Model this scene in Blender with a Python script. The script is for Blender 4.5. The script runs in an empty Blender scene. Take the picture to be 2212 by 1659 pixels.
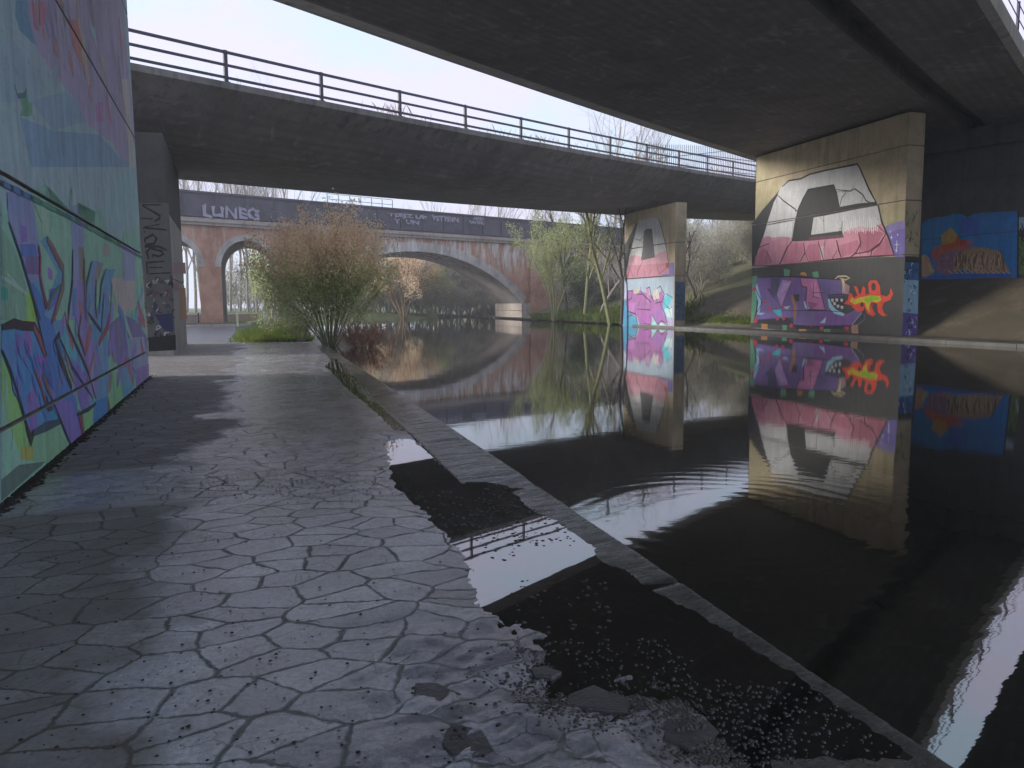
import bpy, math, random
import numpy as np
from mathutils import Vector, Matrix
from mathutils.geometry import tessellate_polygon
R = math.radians
sc = bpy.context.scene
COL = sc.collection
random.seed(7)

# ------------------------------------------------------------------ survey
# sight lines from the place where the photographer stood (picture 2212 x 1659 units)
F, CX, CY, CH = 1658., 1106., 829.5, 1.6
YAW, PITCH, ROLL = math.atan(546 / F), R(5.97), R(.45)
fw = Vector((math.sin(YAW) * math.cos(PITCH), math.cos(YAW) * math.cos(PITCH), -math.sin(PITCH)))
r0 = Vector((math.cos(YAW), -math.sin(YAW), 0)); u0 = r0.cross(fw)
rt = r0 * math.cos(ROLL) - u0 * math.sin(ROLL); up = u0 * math.cos(ROLL) + r0 * math.sin(ROLL)
EYE = Vector((0, 0, CH))
def ray(x, y): return fw + rt * ((x - CX) / F) + up * ((CY - y) / F)
def PZ(x, y, z=0.):
    d = ray(x, y); return EYE + d * ((z - CH) / d.z)
def PP(x, y, P, N):
    d = ray(x, y); return EYE + d * ((Vector(P) - EYE).dot(N) / d.dot(N))
def PD(x, y, dep): return EYE + ray(x, y) * dep
def crop(ox, oy, s):
    return lambda pts: [((ox + a / s) / 1.15732, (oy + b / s) / 1.15732) for a, b in pts]

# ------------------------------------------------------------------ objects
def tag(o, label=None, cat=None, group=None, kind=None):
    if label: o['label'] = label
    if cat: o['category'] = cat
    if group: o['group'] = group
    if kind: o['kind'] = kind
    return o
def empty(name, loc=(0, 0, 0), rz=0):
    o = bpy.data.objects.new(name, None); COL.objects.link(o)
    o.location = loc; o.rotation_euler = (0, 0, rz); o.empty_display_size = .3
    return o
class MB:
    def __init__(s): s.v = []; s.f = []; s.m = []
    def add(s, vs, fs, mi=0):
        n = len(s.v); s.v += [tuple(p) for p in vs]
        s.f += [tuple(i + n for i in q) for q in fs]; s.m += [mi] * len(fs)
    def box(s, a, b, mi=0):
        x0, y0, z0 = a; x1, y1, z1 = b
        s.add([(x0, y0, z0), (x1, y0, z0), (x1, y1, z0), (x0, y1, z0), (x0, y0, z1), (x1, y0, z1), (x1, y1, z1), (x0, y1, z1)],
              [(0, 3, 2, 1), (4, 5, 6, 7), (0, 1, 5, 4), (1, 2, 6, 5), (2, 3, 7, 6), (3, 0, 4, 7)], mi)
    def hexa(s, q, mi=0):
        """8 corners: 4 bottom, 4 top, same order"""
        s.add(q, [(0, 3, 2, 1), (4, 5, 6, 7), (0, 1, 5, 4), (1, 2, 6, 5), (2, 3, 7, 6), (3, 0, 4, 7)], mi)
    def prism(s, poly, z0, z1, mi=0):
        n = len(poly)
        lo = [(p[0], p[1], z0) for p in poly]; hi = [(p[0], p[1], z1) for p in poly]
        s.add(lo + hi, [tuple(range(n))[::-1], tuple(range(n, 2 * n))] + [(i, (i + 1) % n, n + (i + 1) % n, n + i) for i in range(n)], mi)
    def beam(s, a, b, w, h, mi=0, upv=Vector((0, 0, 1))):
        a = Vector(a); b = Vector(b); d = (b - a).normalized(); sd = d.cross(upv)
        if sd.length < 1e-4: sd = d.cross(Vector((1, 0, 0)))
        sd.normalize(); u = sd.cross(d).normalized(); q = []
        for p in (a, b): q += [p - sd * w / 2 - u * h / 2, p + sd * w / 2 - u * h / 2, p + sd * w / 2 + u * h / 2, p - sd * w / 2 + u * h / 2]
        s.hexa(q, mi)
    def tube(s, pts, rad, n=5, mi=0):
        k = len(pts); vs = []; fs = []
        for i, p in enumerate(pts):
            a = pts[max(i - 1, 0)]; b = pts[min(i + 1, k - 1)]
            dx, dy, dz = b[0] - a[0], b[1] - a[1], b[2] - a[2]
            l = math.sqrt(dx * dx + dy * dy + dz * dz) or 1; dx /= l; dy /= l; dz /= l
            if abs(dz) < .9: ux, uy, uz = dy, -dx, 0
            else: ux, uy, uz = 0, dz, -dy
            l = math.sqrt(ux * ux + uy * uy + uz * uz) or 1; ux /= l; uy /= l; uz /= l
            wx, wy, wz = dy * uz - dz * uy, dz * ux - dx * uz, dx * uy - dy * ux
            for j in range(n):
                t = 6.2832 * j / n; c = math.cos(t) * rad[i]; e = math.sin(t) * rad[i]
                vs.append((p[0] + ux * c + wx * e, p[1] + uy * c + wy * e, p[2] + uz * c + wz * e))
        for i in range(k - 1):
            for j in range(n):
                fs.append((i * n + j, i * n + (j + 1) % n, (i + 1) * n + (j + 1) % n, (i + 1) * n + j))
        fs.append(tuple(range(n))[::-1]); fs.append(tuple((k - 1) * n + j for j in range(n)))
        s.add(vs, fs, mi)
    def mesh(s, name, mats):
        me = bpy.data.meshes.new(name); me.from_pydata(s.v, [], s.f)
        for m in (mats if isinstance(mats, (list, tuple)) else [mats]): me.materials.append(m)
        if any(s.m): me.polygons.foreach_set('material_index', s.m)
        me.update(); return me
    def build(s, name, mats, parent=None, smooth=False, bevel=0):
        me = s.mesh(name, mats)
        if smooth: me.polygons.foreach_set('use_smooth', [True] * len(me.polygons))
        o = bpy.data.objects.new(name, me); COL.objects.link(o)
        if parent:
            o.parent = parent
            o.matrix_parent_inverse = parent.matrix_basis.inverted()
        if bevel:
            b = o.modifiers.new('b', 'BEVEL'); b.width = bevel; b.segments = 2; b.limit_method = 'ANGLE'
        return o

# ------------------------------------------------------------------ materials
def lin(c):
    if isinstance(c, str): c = [int(c[i:i + 2], 16) / 255 for i in (0, 2, 4)]
    return [x / 12.92 if x <= .04045 else ((x + .055) / 1.055) ** 2.4 for x in c]
class NT:
    def __init__(s, name):
        s.m = bpy.data.materials.new(name); s.m.use_nodes = True
        s.t = s.m.node_tree; s.b = s.t.nodes['Principled BSDF']; s.tc = None
    def n(s, ty, **k):
        o = s.t.nodes.new(ty)
        for a, v in k.items():
            if a[0] == '_': o.inputs[int(a[1:]) if a[1:].isdigit() else a[1:].replace('_', ' ')].default_value = v
            else: setattr(o, a, v)
        return o
    def l(s, a, b): s.t.links.new(a, b)
    def co(s, scale=(1, 1, 1), kind='Object'):
        if not s.tc: s.tc = s.n('ShaderNodeTexCoord')
        mp = s.n('ShaderNodeMapping'); mp.inputs['Scale'].default_value = scale
        s.l(s.tc.outputs[kind], mp.inputs[0]); return mp.outputs[0]
    def noise(s, scale, det=5, rough=.6, mapscale=(1, 1, 1), vec=None, dist=0):
        o = s.n('ShaderNodeTexNoise'); o.inputs['Scale'].default_value = scale; o.inputs['Detail'].default_value = det
        o.inputs['Roughness'].default_value = rough; o.inputs['Distortion'].default_value = dist
        s.l(vec if vec else s.co(mapscale), o.inputs['Vector']); return o.outputs['Fac']
    def ramp(s, fac, stops):
        o = s.n('ShaderNodeValToRGB'); e = o.color_ramp.elements
        while len(e) < len(stops): e.new(.5)
        for i, (p, c) in enumerate(stops):
            e[i].position = p; e[i].color = (c, c, c, 1) if isinstance(c, (int, float)) else (*c[:3], 1)
        s.l(fac, o.inputs[0]); return o.outputs[0]
    def mix(s, fac, a, b, mode='MIX'):
        o = s.n('ShaderNodeMix', data_type='RGBA', blend_type=mode)
        for i, v in ((0, fac), (6, a), (7, b)):
            if hasattr(v, 'is_output'): s.l(v, o.inputs[i])
            else: o.inputs[i].default_value = v if i == 0 else (*v[:3], 1)
        return o.outputs[2]
    def math(s, op, a, b=0., c=None):
        o = s.n('ShaderNodeMath', operation=op)
        for i, v in enumerate((a, b) if c is None else (a, b, c)):
            if hasattr(v, 'is_output'): s.l(v, o.inputs[i])
            else: o.inputs[i].default_value = v
        return o.outputs[0]
    def bump(s, h, strength=.3, dist=.02, prev=None):
        o = s.n('ShaderNodeBump'); o.inputs['Strength'].default_value = strength; o.inputs['Distance'].default_value = dist
        s.l(h, o.inputs['Height'])
        if prev: s.l(prev, o.inputs['Normal'])
        return o.outputs[0]
    def done(s, col=None, rough=None, nor=None, **k):
        for key, v in (('Base Color', col), ('Roughness', rough), ('Normal', nor)):
            if v is None: continue
            if hasattr(v, 'is_output'): s.l(v, s.b.inputs[key])
            else: s.b.inputs[key].default_value = (*v[:3], 1) if key == 'Base Color' else v
        for a, v in k.items(): s.b.inputs[a.replace('_', ' ')].default_value = v
        return s.m
_mc = {}
def plain(name, c, rough=.8, var=.25, sc_=3., bump=.15, key=None, **kw):
    """ordinary surface: colour with two-scale mottling and fine bump"""
    k = (name, tuple(c) if not isinstance(c, str) else c, rough)
    if k in _mc: return _mc[k]
    c = lin(c) if isinstance(c, str) else c
    t = NT(name); a = t.noise(sc_, 6, .65); b = t.noise(sc_ * 9, 3, .6)
    f = t.math('ADD', t.math('MULTIPLY', a, .7), t.math('MULTIPLY', b, .3))
    col = t.ramp(f, [(.3, [x * (1 - var) for x in c]), (.7, [min(1, x * (1 + var)) for x in c])])
    _mc[k] = t.done(col, rough, t.bump(b, bump, .01), **kw); return _mc[k]
def paint(c, gain=1., rough=.7):
    """spray paint on concrete"""
    k = ('p', c, gain)
    if k in _mc: return _mc[k]
    cc = [x * gain for x in lin(c)]; k_ = min(1, .82 / max(cc)); cc = [x * k_ for x in cc]
    t = NT('spray_paint'); a = t.noise(2.2, 6, .7); b = t.noise(30, 3, .6); st = t.noise(5., 4, .6, (1, 1, .12))
    f = t.math('ADD', t.math('MULTIPLY', a, .5), t.math('MULTIPLY', st, .5))
    col = t.ramp(f, [(.3, [x * .74 for x in cc]), (.68, [min(.9, x * 1.16) for x in cc])])
    n = t.noise(7, 7, .78); col = t.mix(t.ramp(n, [(.56, 0.), (.66, .55)]), col, [x * .45 + .04 for x in cc])
    col = t.mix(t.ramp(t.noise(55, 3, .8), [(.60, 0.), (.68, .6)]), col, (.2, .19, .175))
    drip = t.noise(6.5, 4, .7, (1, 1, .05)); col = t.mix(t.ramp(drip, [(.56, 0.), (.68, .4)]), col, [x * .4 + .02 for x in cc])
    _mc[k] = t.done(col, rough, t.bump(b, .25, .008)); return _mc[k]

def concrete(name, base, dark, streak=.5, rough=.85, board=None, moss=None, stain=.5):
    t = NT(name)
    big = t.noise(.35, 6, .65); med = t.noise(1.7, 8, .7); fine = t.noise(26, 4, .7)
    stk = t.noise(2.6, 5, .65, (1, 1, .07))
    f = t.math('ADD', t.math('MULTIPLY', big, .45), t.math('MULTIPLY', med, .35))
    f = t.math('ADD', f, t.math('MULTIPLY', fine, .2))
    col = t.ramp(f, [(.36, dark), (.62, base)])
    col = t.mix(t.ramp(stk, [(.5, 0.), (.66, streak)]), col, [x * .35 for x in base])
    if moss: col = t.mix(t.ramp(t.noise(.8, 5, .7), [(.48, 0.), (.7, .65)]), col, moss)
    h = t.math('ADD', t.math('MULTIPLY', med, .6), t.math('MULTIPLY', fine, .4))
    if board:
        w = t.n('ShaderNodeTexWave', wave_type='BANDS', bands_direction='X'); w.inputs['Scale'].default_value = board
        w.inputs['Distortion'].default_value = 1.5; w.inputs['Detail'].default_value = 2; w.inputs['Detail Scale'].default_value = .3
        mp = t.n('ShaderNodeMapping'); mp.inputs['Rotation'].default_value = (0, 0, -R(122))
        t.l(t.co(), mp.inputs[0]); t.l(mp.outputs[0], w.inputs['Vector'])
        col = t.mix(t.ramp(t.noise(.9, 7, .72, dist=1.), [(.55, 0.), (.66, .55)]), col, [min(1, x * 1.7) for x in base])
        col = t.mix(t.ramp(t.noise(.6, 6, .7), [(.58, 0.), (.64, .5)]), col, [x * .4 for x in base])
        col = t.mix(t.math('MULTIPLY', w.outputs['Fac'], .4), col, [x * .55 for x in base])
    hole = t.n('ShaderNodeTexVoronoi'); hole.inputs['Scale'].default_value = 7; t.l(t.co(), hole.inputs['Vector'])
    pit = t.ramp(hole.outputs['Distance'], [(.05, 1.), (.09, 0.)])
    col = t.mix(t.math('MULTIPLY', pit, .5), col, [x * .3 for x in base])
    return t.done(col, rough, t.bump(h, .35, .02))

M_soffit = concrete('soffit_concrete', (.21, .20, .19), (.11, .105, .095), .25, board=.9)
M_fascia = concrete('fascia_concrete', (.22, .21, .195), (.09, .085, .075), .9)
M_pier = concrete('pier_concrete', (.56, .44, .315), (.33, .29, .17), .5, moss=(.24, .25, .11))
M_pierg = concrete('grey_pier_concrete', (.45, .43, .40), (.26, .25, .23), .55)
M_dark = concrete('sooty_concrete', (.16, .155, .145), (.07, .07, .065), .5)
M_coping = None
M_brick = None
def brick_mat(name, c1, c2, mortar, white=.5, rot=0):
    t = NT(name)
    b = t.n('ShaderNodeTexBrick'); b.inputs['Scale'].default_value = 1.0
    b.inputs['Color1'].default_value = (*c1, 1); b.inputs['Color2'].default_value = (*c2, 1); b.inputs['Mortar'].default_value = (*mortar, 1)
    b.inputs['Brick Width'].default_value = .23; b.inputs['Row Height'].default_value = .08; b.inputs['Mortar Size'].default_value = .012
    geo = t.n('ShaderNodeSeparateXYZ'); t.l(t.co(), geo.inputs[0])
    cm = t.n('ShaderNodeCombineXYZ')
    s_ = t.math('ADD', geo.outputs[0], t.math('MULTIPLY', geo.outputs[1], .8))
    t.l(s_, cm.inputs[0]); t.l(geo.outputs[2], cm.inputs[1]); t.l(cm.outputs[0], b.inputs['Vector'])
    col = t.mix(t.ramp(t.noise(.5, 6, .7), [(.4, 0.), (.65, .75)]), b.outputs['Color'], [x * .4 for x in c1])
    wh = t.math('MULTIPLY', t.ramp(t.noise(2.2, 5, .75, (1, 1, .16)), [(.47, 0.), (.60, 1.)]), t.ramp(geo.outputs[2], [(.0, 0.), (1., 1.)]))
    z = t.math('MULTIPLY', t.math('SUBTRACT', geo.outputs[2], 4.2), .45)
    wh = t.math('MULTIPLY', t.math('MULTIPLY', wh, t.math('MINIMUM', t.math('MAXIMUM', z, 0.), 1.)), white)
    wh = t.math('MULTIPLY', wh, t.math('MAXIMUM', .3, t.math('MINIMUM', 1., t.math('MULTIPLY', t.math('SUBTRACT', geo.outputs[0], 3.), .2))))
    col = t.mix(wh, col, (.62, .60, .58))
    return t.done(col, .9, t.bump(b.outputs['Fac'], .3, .02))
M_brick = brick_mat('red_brick', (.58, .26, .14), (.46, .20, .115), (.42, .37, .33), .95)
M_stone = concrete('sandstone', (.44, .38, .33), (.26, .22, .20), .6)
M_bluebrick = brick_mat('blue_brick', (.20, .185, .175), (.25, .20, .18), (.26, .25, .24), .8)
M_girder = plain('girder_paint', (.075, .07, .095), .7, .6, .9)
M_rail = plain('rail_steel', (.03, .03, .05), .55, .3, 6)
M_asphalt = plain('asphalt', (.13, .13, .145), .45, .3, 4, .3)
M_earth = None

def crazy_paving():
    t = NT('wet_crazy_paving')
    co = t.co()
    dn = t.n('ShaderNodeTexNoise'); dn.inputs['Scale'].default_value = 1.3; dn.inputs['Detail'].default_value = 2
    t.l(co, dn.inputs['Vector'])
    dv = t.n('ShaderNodeVectorMath', operation='MULTIPLY_ADD'); dv.inputs[1].default_value = (.16, .16, 0)
    t.l(dn.outputs['Color'], dv.inputs[0]); t.l(co, dv.inputs[2])
    dn2 = t.n('ShaderNodeTexNoise'); dn2.inputs['Scale'].default_value = 14; dn2.inputs['Detail'].default_value = 3; t.l(co, dn2.inputs['Vector'])
    dv2 = t.n('ShaderNodeVectorMath', operation='MULTIPLY_ADD'); dv2.inputs[1].default_value = (.035, .035, 0)
    t.l(dn2.outputs['Color'], dv2.inputs[0]); t.l(dv.outputs[0], dv2.inputs[2])
    mp = t.n('ShaderNodeMapping'); mp.inputs['Scale'].default_value = (3.1, 4.2, 0.0); mp.inputs['Rotation'].default_value = (0, 0, R(12))
    t.l(dv2.outputs[0], mp.inputs[0]); vec = mp.outputs[0]
    ve = t.n('ShaderNodeTexVoronoi', feature='DISTANCE_TO_EDGE', voronoi_dimensions='2D'); ve.inputs['Scale'].default_value = 1; ve.inputs['Randomness'].default_value = 1.; t.l(vec, ve.inputs['Vector'])
    vc = t.n('ShaderNodeTexVoronoi', voronoi_dimensions='2D'); vc.inputs['Scale'].default_value = 1; vc.inputs['Randomness'].default_value = 1.; t.l(vec, vc.inputs['Vector'])
    sep = t.n('ShaderNodeSeparateColor'); t.l(vc.outputs['Color'], sep.inputs[0])
    fine = t.noise(38, 6, .7); med = t.noise(5, 6, .65); big = t.noise(.9, 4, .6); grit = t.noise(130, 3, .7)
    d = t.math('ADD', ve.outputs['Distance'], t.math('MULTIPLY', t.math('SUBTRACT', fine, .5), .08))
    d = t.math('ADD', d, t.math('MULTIPLY', t.math('SUBTRACT', med, .5), .10))
    slab = t.ramp(t.math('SUBTRACT', d, t.math('MULTIPLY', big, .022)), [(-.0, 0.), (.030, 1.)])              # 0 in the joint, 1 on the slab
    tone = t.ramp(sep.outputs[0], [(0., (.30, .285, .33)), (.35, (.50, .475, .55)), (.7, (.62, .595, .67)), (1., (.74, .72, .77))])
    tone = t.mix(t.ramp(med, [(.35, .55), (.65, 0.)]), tone, (.14, .135, .135))
    tone = t.mix(t.ramp(fine, [(.4, .45), (.6, 0.)]), tone, (.09, .087, .085))
    joint = t.mix(t.ramp(big, [(.5, 0.), (.62, .8)]), (.014, .012, .012), (.05, .045, .016))
    col = t.mix(slab, joint, tone)
    # finer cracks that run through some of the slabs, damp patches and moss
    mp2 = t.n('ShaderNodeMapping'); mp2.inputs['Scale'].default_value = (4.1, 5.9, 0.0); mp2.inputs['Rotation'].default_value = (0, 0, R(-31)); mp2.inputs['Location'].default_value = (3.3, 1.7, 0); t.l(dv2.outputs[0], mp2.inputs[0])
    v2 = t.n('ShaderNodeTexVoronoi', feature='DISTANCE_TO_EDGE', voronoi_dimensions='2D'); v2.inputs['Scale'].default_value = 1; t.l(mp2.outputs[0], v2.inputs['Vector'])
    crk = t.math('MULTIPLY', t.ramp(v2.outputs['Distance'], [(.0, 1.), (.03, 0.)]), t.ramp(t.noise(1.7, 3, .5), [(.50, 0.), (.56, 1.)]))
    col = t.mix(t.math('MULTIPLY', crk, .85), col, (.05, .045, .04))
    damp = t.noise(.55, 5, .62, dist=.8); col = t.mix(t.ramp(damp, [(.42, .5), (.58, 0.)]), col, (.15, .14, .125))
    moss = t.noise(2.3, 7, .75); col = t.mix(t.ramp(moss, [(.60, 0.), (.68, .6)]), col, (.075, .062, .03))
    # grit and leaf litter
    vg = t.n('ShaderNodeTexVoronoi'); vg.inputs['Scale'].default_value = 26; t.l(co, vg.inputs['Vector'])
    gs = t.n('ShaderNodeSeparateColor'); t.l(vg.outputs['Color'], gs.inputs[0])
    pick = t.math('GREATER_THAN', gs.outputs[0], t.ramp(t.noise(1.1, 4, .6), [(.45, .9), (.62, .45)]))
    spot = t.math('MULTIPLY', t.ramp(vg.outputs['Distance'], [(.1, 1.), (.22, 0.)]), pick)
    col = t.mix(spot, col, (.018, .014, .011))
    rough = t.ramp(t.math('ADD', t.math('MULTIPLY', med, .6), t.math('MULTIPLY', big, .4)), [(.3, .08), (.7, .26)])
    # the flags near the wall have begun to dry: duller and browner
    sx = t.n('ShaderNodeSeparateXYZ'); t.l(co, sx.inputs[0])
    wetx = t.math('ADD', t.math('ADD', sx.outputs[0], .62), t.math('MULTIPLY', t.math('SUBTRACT', t.noise(.8, 5, .6), .5), 2.2))
    bandy = t.math('SUBTRACT', .75, t.math('ABSOLUTE', t.math('SUBTRACT', sx.outputs[1], 7.3)))
    wet = t.ramp(t.math('ADD', t.math('MAXIMUM', wetx, bandy), .5), [(.38, 0.), (.66, 1.)])
    dryc = t.mix(.62, col, (.165, .145, .11)); col = t.mix(wet, dryc, col)
    rough = t.mix(wet, (.62, .62, .62), rough)
    rough = t.mix(slab, (.8, .8, .8), rough); rough = t.mix(spot, rough, (.6, .6, .6))
    h = t.math('ADD', t.math('MULTIPLY', slab, .7), t.math('MULTIPLY', sep.outputs[1], .22))
    h = t.math('ADD', h, t.math('MULTIPLY', med, .28)); h = t.math('ADD', h, t.math('MULTIPLY', spot, .25))
    n1 = t.bump(h, .55, .014)
    n2 = t.bump(fine, .26, .008, n1); n3 = t.bump(grit, .4, .003, n2)
    t.l(t.math('ADD', 1.5, t.math('MULTIPLY', wet, 1.3)), t.b.inputs['IOR'])
    return t.done(col, rough, n3)
M_paving = crazy_paving()

def coping_mat():
    t = NT('wet_coping_concrete')
    med = t.noise(3, 7, .7); fine = t.noise(40, 5, .7); st = t.noise(9, 5, .65, (.35, 1.6, 1))
    col = t.ramp(med, [(.35, (.07, .065, .055)), (.65, (.19, .175, .155))])
    col = t.mix(t.ramp(fine, [(.42, .6), (.6, 0.)]), col, (.04, .037, .03))
    rough = t.ramp(st, [(.4, .08), (.62, .42)])
    return t.done(col, rough, t.bump(fine, .35, .006, t.bump(st, .4, .012)), IOR=1.6)
M_coping = coping_mat()

def water_mat(name, river=True):
    t = NT(name)
    co = t.co()
    if river:
        a = t.noise(1.1, 4, .55, (.55, 1.1, 1)); b = t.noise(6.5, 3, .6, (.6, 1.4, 1))
        # a bird or fish has just left rings that spread from one spot
        c = PZ(1575, 1112, 0)
        vm = t.n('ShaderNodeVectorMath', operation='SUBTRACT'); vm.inputs[1].default_value = (c.x, c.y, 0); t.l(co, vm.inputs[0])
        ln = t.n('ShaderNodeVectorMath', operation='LENGTH'); t.l(vm.outputs[0], ln.inputs[0]); rr = ln.outputs['Value']
        env = t.ramp(t.math('DIVIDE', rr, 3.4), [(0., .0), (.15, .1), (.32, .8), (.5, .5), (.7, .15), (1., 0.)])
        ring = t.math('MULTIPLY', t.math('SINE', t.math('MULTIPLY', t.math('ADD', rr, t.math('MULTIPLY', a, .4)), 34.)), env)
        n = t.bump(a, .035, .03); n = t.bump(b, .04, .006, n); n = t.bump(ring, .10, .0022, n)
        sx = t.n('ShaderNodeSeparateXYZ'); t.l(co, sx.inputs[0])
        return t.done((.012, .012, .008), t.ramp(t.noise(.12, 3, .5), [(.4, .02), (.7, .05)]), n, IOR=2.7)
    n = t.bump(t.noise(3, 2, .5), .02, .01)
    return t.done((.010, .009, .007), .015, n, IOR=2.7)
M_water = water_mat('river_water'); M_puddle = water_mat('puddle_water', False)

def ground_mat(name, cols, rough=.9, scale=1.2):
    t = NT(name); a = t.noise(scale, 8, .7); b = t.noise(scale * 14, 5, .7)
    f = t.math('ADD', t.math('MULTIPLY', a, .65), t.math('MULTIPLY', b, .35))
    col = t.ramp(f, [(.3 + .4 * i / (len(cols) - 1), c) for i, c in enumerate(cols)])
    return t.done(col, rough, t.bump(b, .6, .05))
M_grass = ground_mat('grass_ground', [(.035, .04, .015), (.08, .11, .03), (.13, .17, .045)])
M_earthbank = ground_mat('paved_earth_slope', [(.035, .03, .022), (.13, .095, .07), (.12, .105, .06), (.20, .15, .11), (.30, .23, .18)], .8, .9)
M_mud = ground_mat('river_bed_mud', [(.03, .028, .02), (.06, .05, .04)])
M_ledge = concrete('ledge_concrete', (.22, .21, .19), (.10, .095, .085), .2, rough=.35)

# ------------------------------------------------------------------ camera, sky, sun
cam = bpy.data.cameras.new('Camera'); co_ = bpy.data.objects.new('Camera', cam); COL.objects.link(co_)
co_.matrix_world = Matrix.Translation(EYE) @ Matrix((rt, up, -fw)).transposed().to_4x4()
cam.sensor_fit = 'HORIZONTAL'; cam.sensor_width = 36; cam.lens = 36 * F / 2212; cam.clip_end = 2000; cam.clip_start = .05
sc.camera = co_
SUN_EL, SUN_AZ = R(18), R(-78)      # azimuth from +Y towards +X
w = bpy.data.worlds.new('World'); sc.world = w; w.use_nodes = True
wt = w.node_tree; bg = wt.nodes['Background']; bg.inputs['Strength'].default_value = .1
sky = wt.nodes.new('ShaderNodeTexSky'); sky.sky_type = 'NISHITA'; sky.sun_disc = False
sky.sun_elevation = SUN_EL; sky.sun_rotation = SUN_AZ; sky.dust_density = 2
tc = wt.nodes.new('ShaderNodeTexCoord'); mp = wt.nodes.new('ShaderNodeMapping'); mp.inputs['Scale'].default_value = (1, 1, 2.2)
wt.links.new(tc.outputs['Generated'], mp.inputs[0])
nz = wt.nodes.new('ShaderNodeTexNoise'); nz.inputs['Scale'].default_value = 4.5; nz.inputs['Detail'].default_value = 5; nz.inputs['Roughness'].default_value = .55
wt.links.new(mp.outputs[0], nz.inputs['Vector'])
cr = wt.nodes.new('ShaderNodeValToRGB'); cr.color_ramp.elements[0].position = .39; cr.color_ramp.elements[1].position = .61
cr.color_ramp.elements[0].color = (.52, .67, .83, 1); cr.color_ramp.elements[1].color = (.65, .62, .81, 1)
wt.links.new(nz.outputs['Fac'], cr.inputs[0])
sc_ = wt.nodes.new('ShaderNodeVectorMath'); sc_.operation = 'SCALE'; sc_.inputs['Scale'].default_value = 8.6
wt.links.new(cr.outputs[0], sc_.inputs[0])
mx = wt.nodes.new('ShaderNodeMix'); mx.data_type = 'RGBA'; mx.inputs[0].default_value = .88
wt.links.new(sky.outputs[0], mx.inputs[6]); wt.links.new(sc_.outputs[0], mx.inputs[7]); wt.links.new(mx.outputs[2], bg.inputs['Color'])
sl = bpy.data.lights.new('Sun', 'SUN'); so = bpy.data.objects.new('Sun', sl); COL.objects.link(so)
sl.energy = 3.0; sl.angle = R(18); sl.color = (1, .96, .9)
dirv = Vector((math.sin(SUN_AZ) * math.cos(SUN_EL), math.cos(SUN_AZ) * math.cos(SUN_EL), math.sin(SUN_EL)))
so.rotation_euler = dirv.to_track_quat('Z', 'Y').to_euler()
sc.view_settings.view_transform = 'Standard'; sc.view_settings.look = 'None'
sc.view_settings.exposure = .88; sc.view_settings.gamma = 1
sc.render.engine = 'CYCLES'
sc.cycles.use_denoising = True; sc.cycles.max_bounces = 8; sc.cycles.diffuse_bounces = 5; sc.cycles.glossy_bounces = 4
sc.cycles.sample_clamp_indirect = 6; sc.cycles.transparent_max_bounces = 4
#PART2
# ------------------------------------------------------------------ path, coping, puddle, river
A3 = crop(900, 1000, 1 / .3617); A4 = crop(1000, 1400, 2.212)
pud = A3([(165, 300), (200, 430), (210, 545), (270, 620), (390, 720), (470, 800), (560, 900), (680, 1030), (740, 1140), (800, 1350), (860, 1440), (1000, 1550), (1180, 1640)]) + \
    A4([(640, 370), (740, 440), (840, 500), (990, 600), (890, 700), (960, 765), (1130, 770), (1250, 740), (1440, 720), (1590, 800), (1640, 900), (1850, 1050), (1950, 1150)]) + \
    [(1990, 1655), (2035, 1655), (1850, 1535), (1724, 1444), (1606, 1374), (1528, 1323), (1450, 1288), (1399, 1257), (1371, 1233), (1309, 1208), (1290, 1177), (1212, 1123), (1150, 1095),
     (1124, 1067), (1109, 1048), (1059, 1039), (990, 1039), (950, 1000), (888, 948), (850, 948)]
pud = [PZ(x, y, .02)[:2] for x, y in pud]
pud2 = [PZ(x, y, .02)[:2] for x, y in [(702, 790), (745, 835), (800, 880), (850, 928), (892, 935), (860, 905), (800, 845), (745, 788), (722, 772)]]
def sdist(X, Y, poly):
    P = np.array(poly); Q = np.roll(P, -1, 0); best = np.full(X.shape, 1e9); ins = np.zeros(X.shape, bool)
    for (ax, ay), (bx, by) in zip(P, Q):
        dx, dy = bx - ax, by - ay; tt = np.clip(((X - ax) * dx + (Y - ay) * dy) / (dx * dx + dy * dy + 1e-12), 0, 1)
        best = np.minimum(best, np.hypot(X - ax - tt * dx, Y - ay - tt * dy))
        c = (ay > Y) != (by > Y); xi = ax + (Y - ay) * dx / (dy if abs(dy) > 1e-9 else 1e-9); ins ^= c & (X < xi)
    return np.where(ins, -best, best)
rng = np.random.RandomState(3)
def vnoise(X, Y, s, seed):
    r = np.random.RandomState(seed); T = r.rand(128, 128); x = X * s; y = Y * s
    xi = np.floor(x).astype(int); yi = np.floor(y).astype(int); fx = x - xi; fy = y - yi
    fx = fx * fx * (3 - 2 * fx); fy = fy * fy * (3 - 2 * fy)
    g = lambda a, b: T[(xi + a) % 128, (yi + b) % 128]
    return (g(0, 0) * (1 - fx) + g(1, 0) * fx) * (1 - fy) + (g(0, 1) * (1 - fx) + g(1, 1) * fx) * fy - .5
def xout(Y): return 2.17 + .0105 * Y
def xin(Y): return 1.53 + .019 * Y
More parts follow.
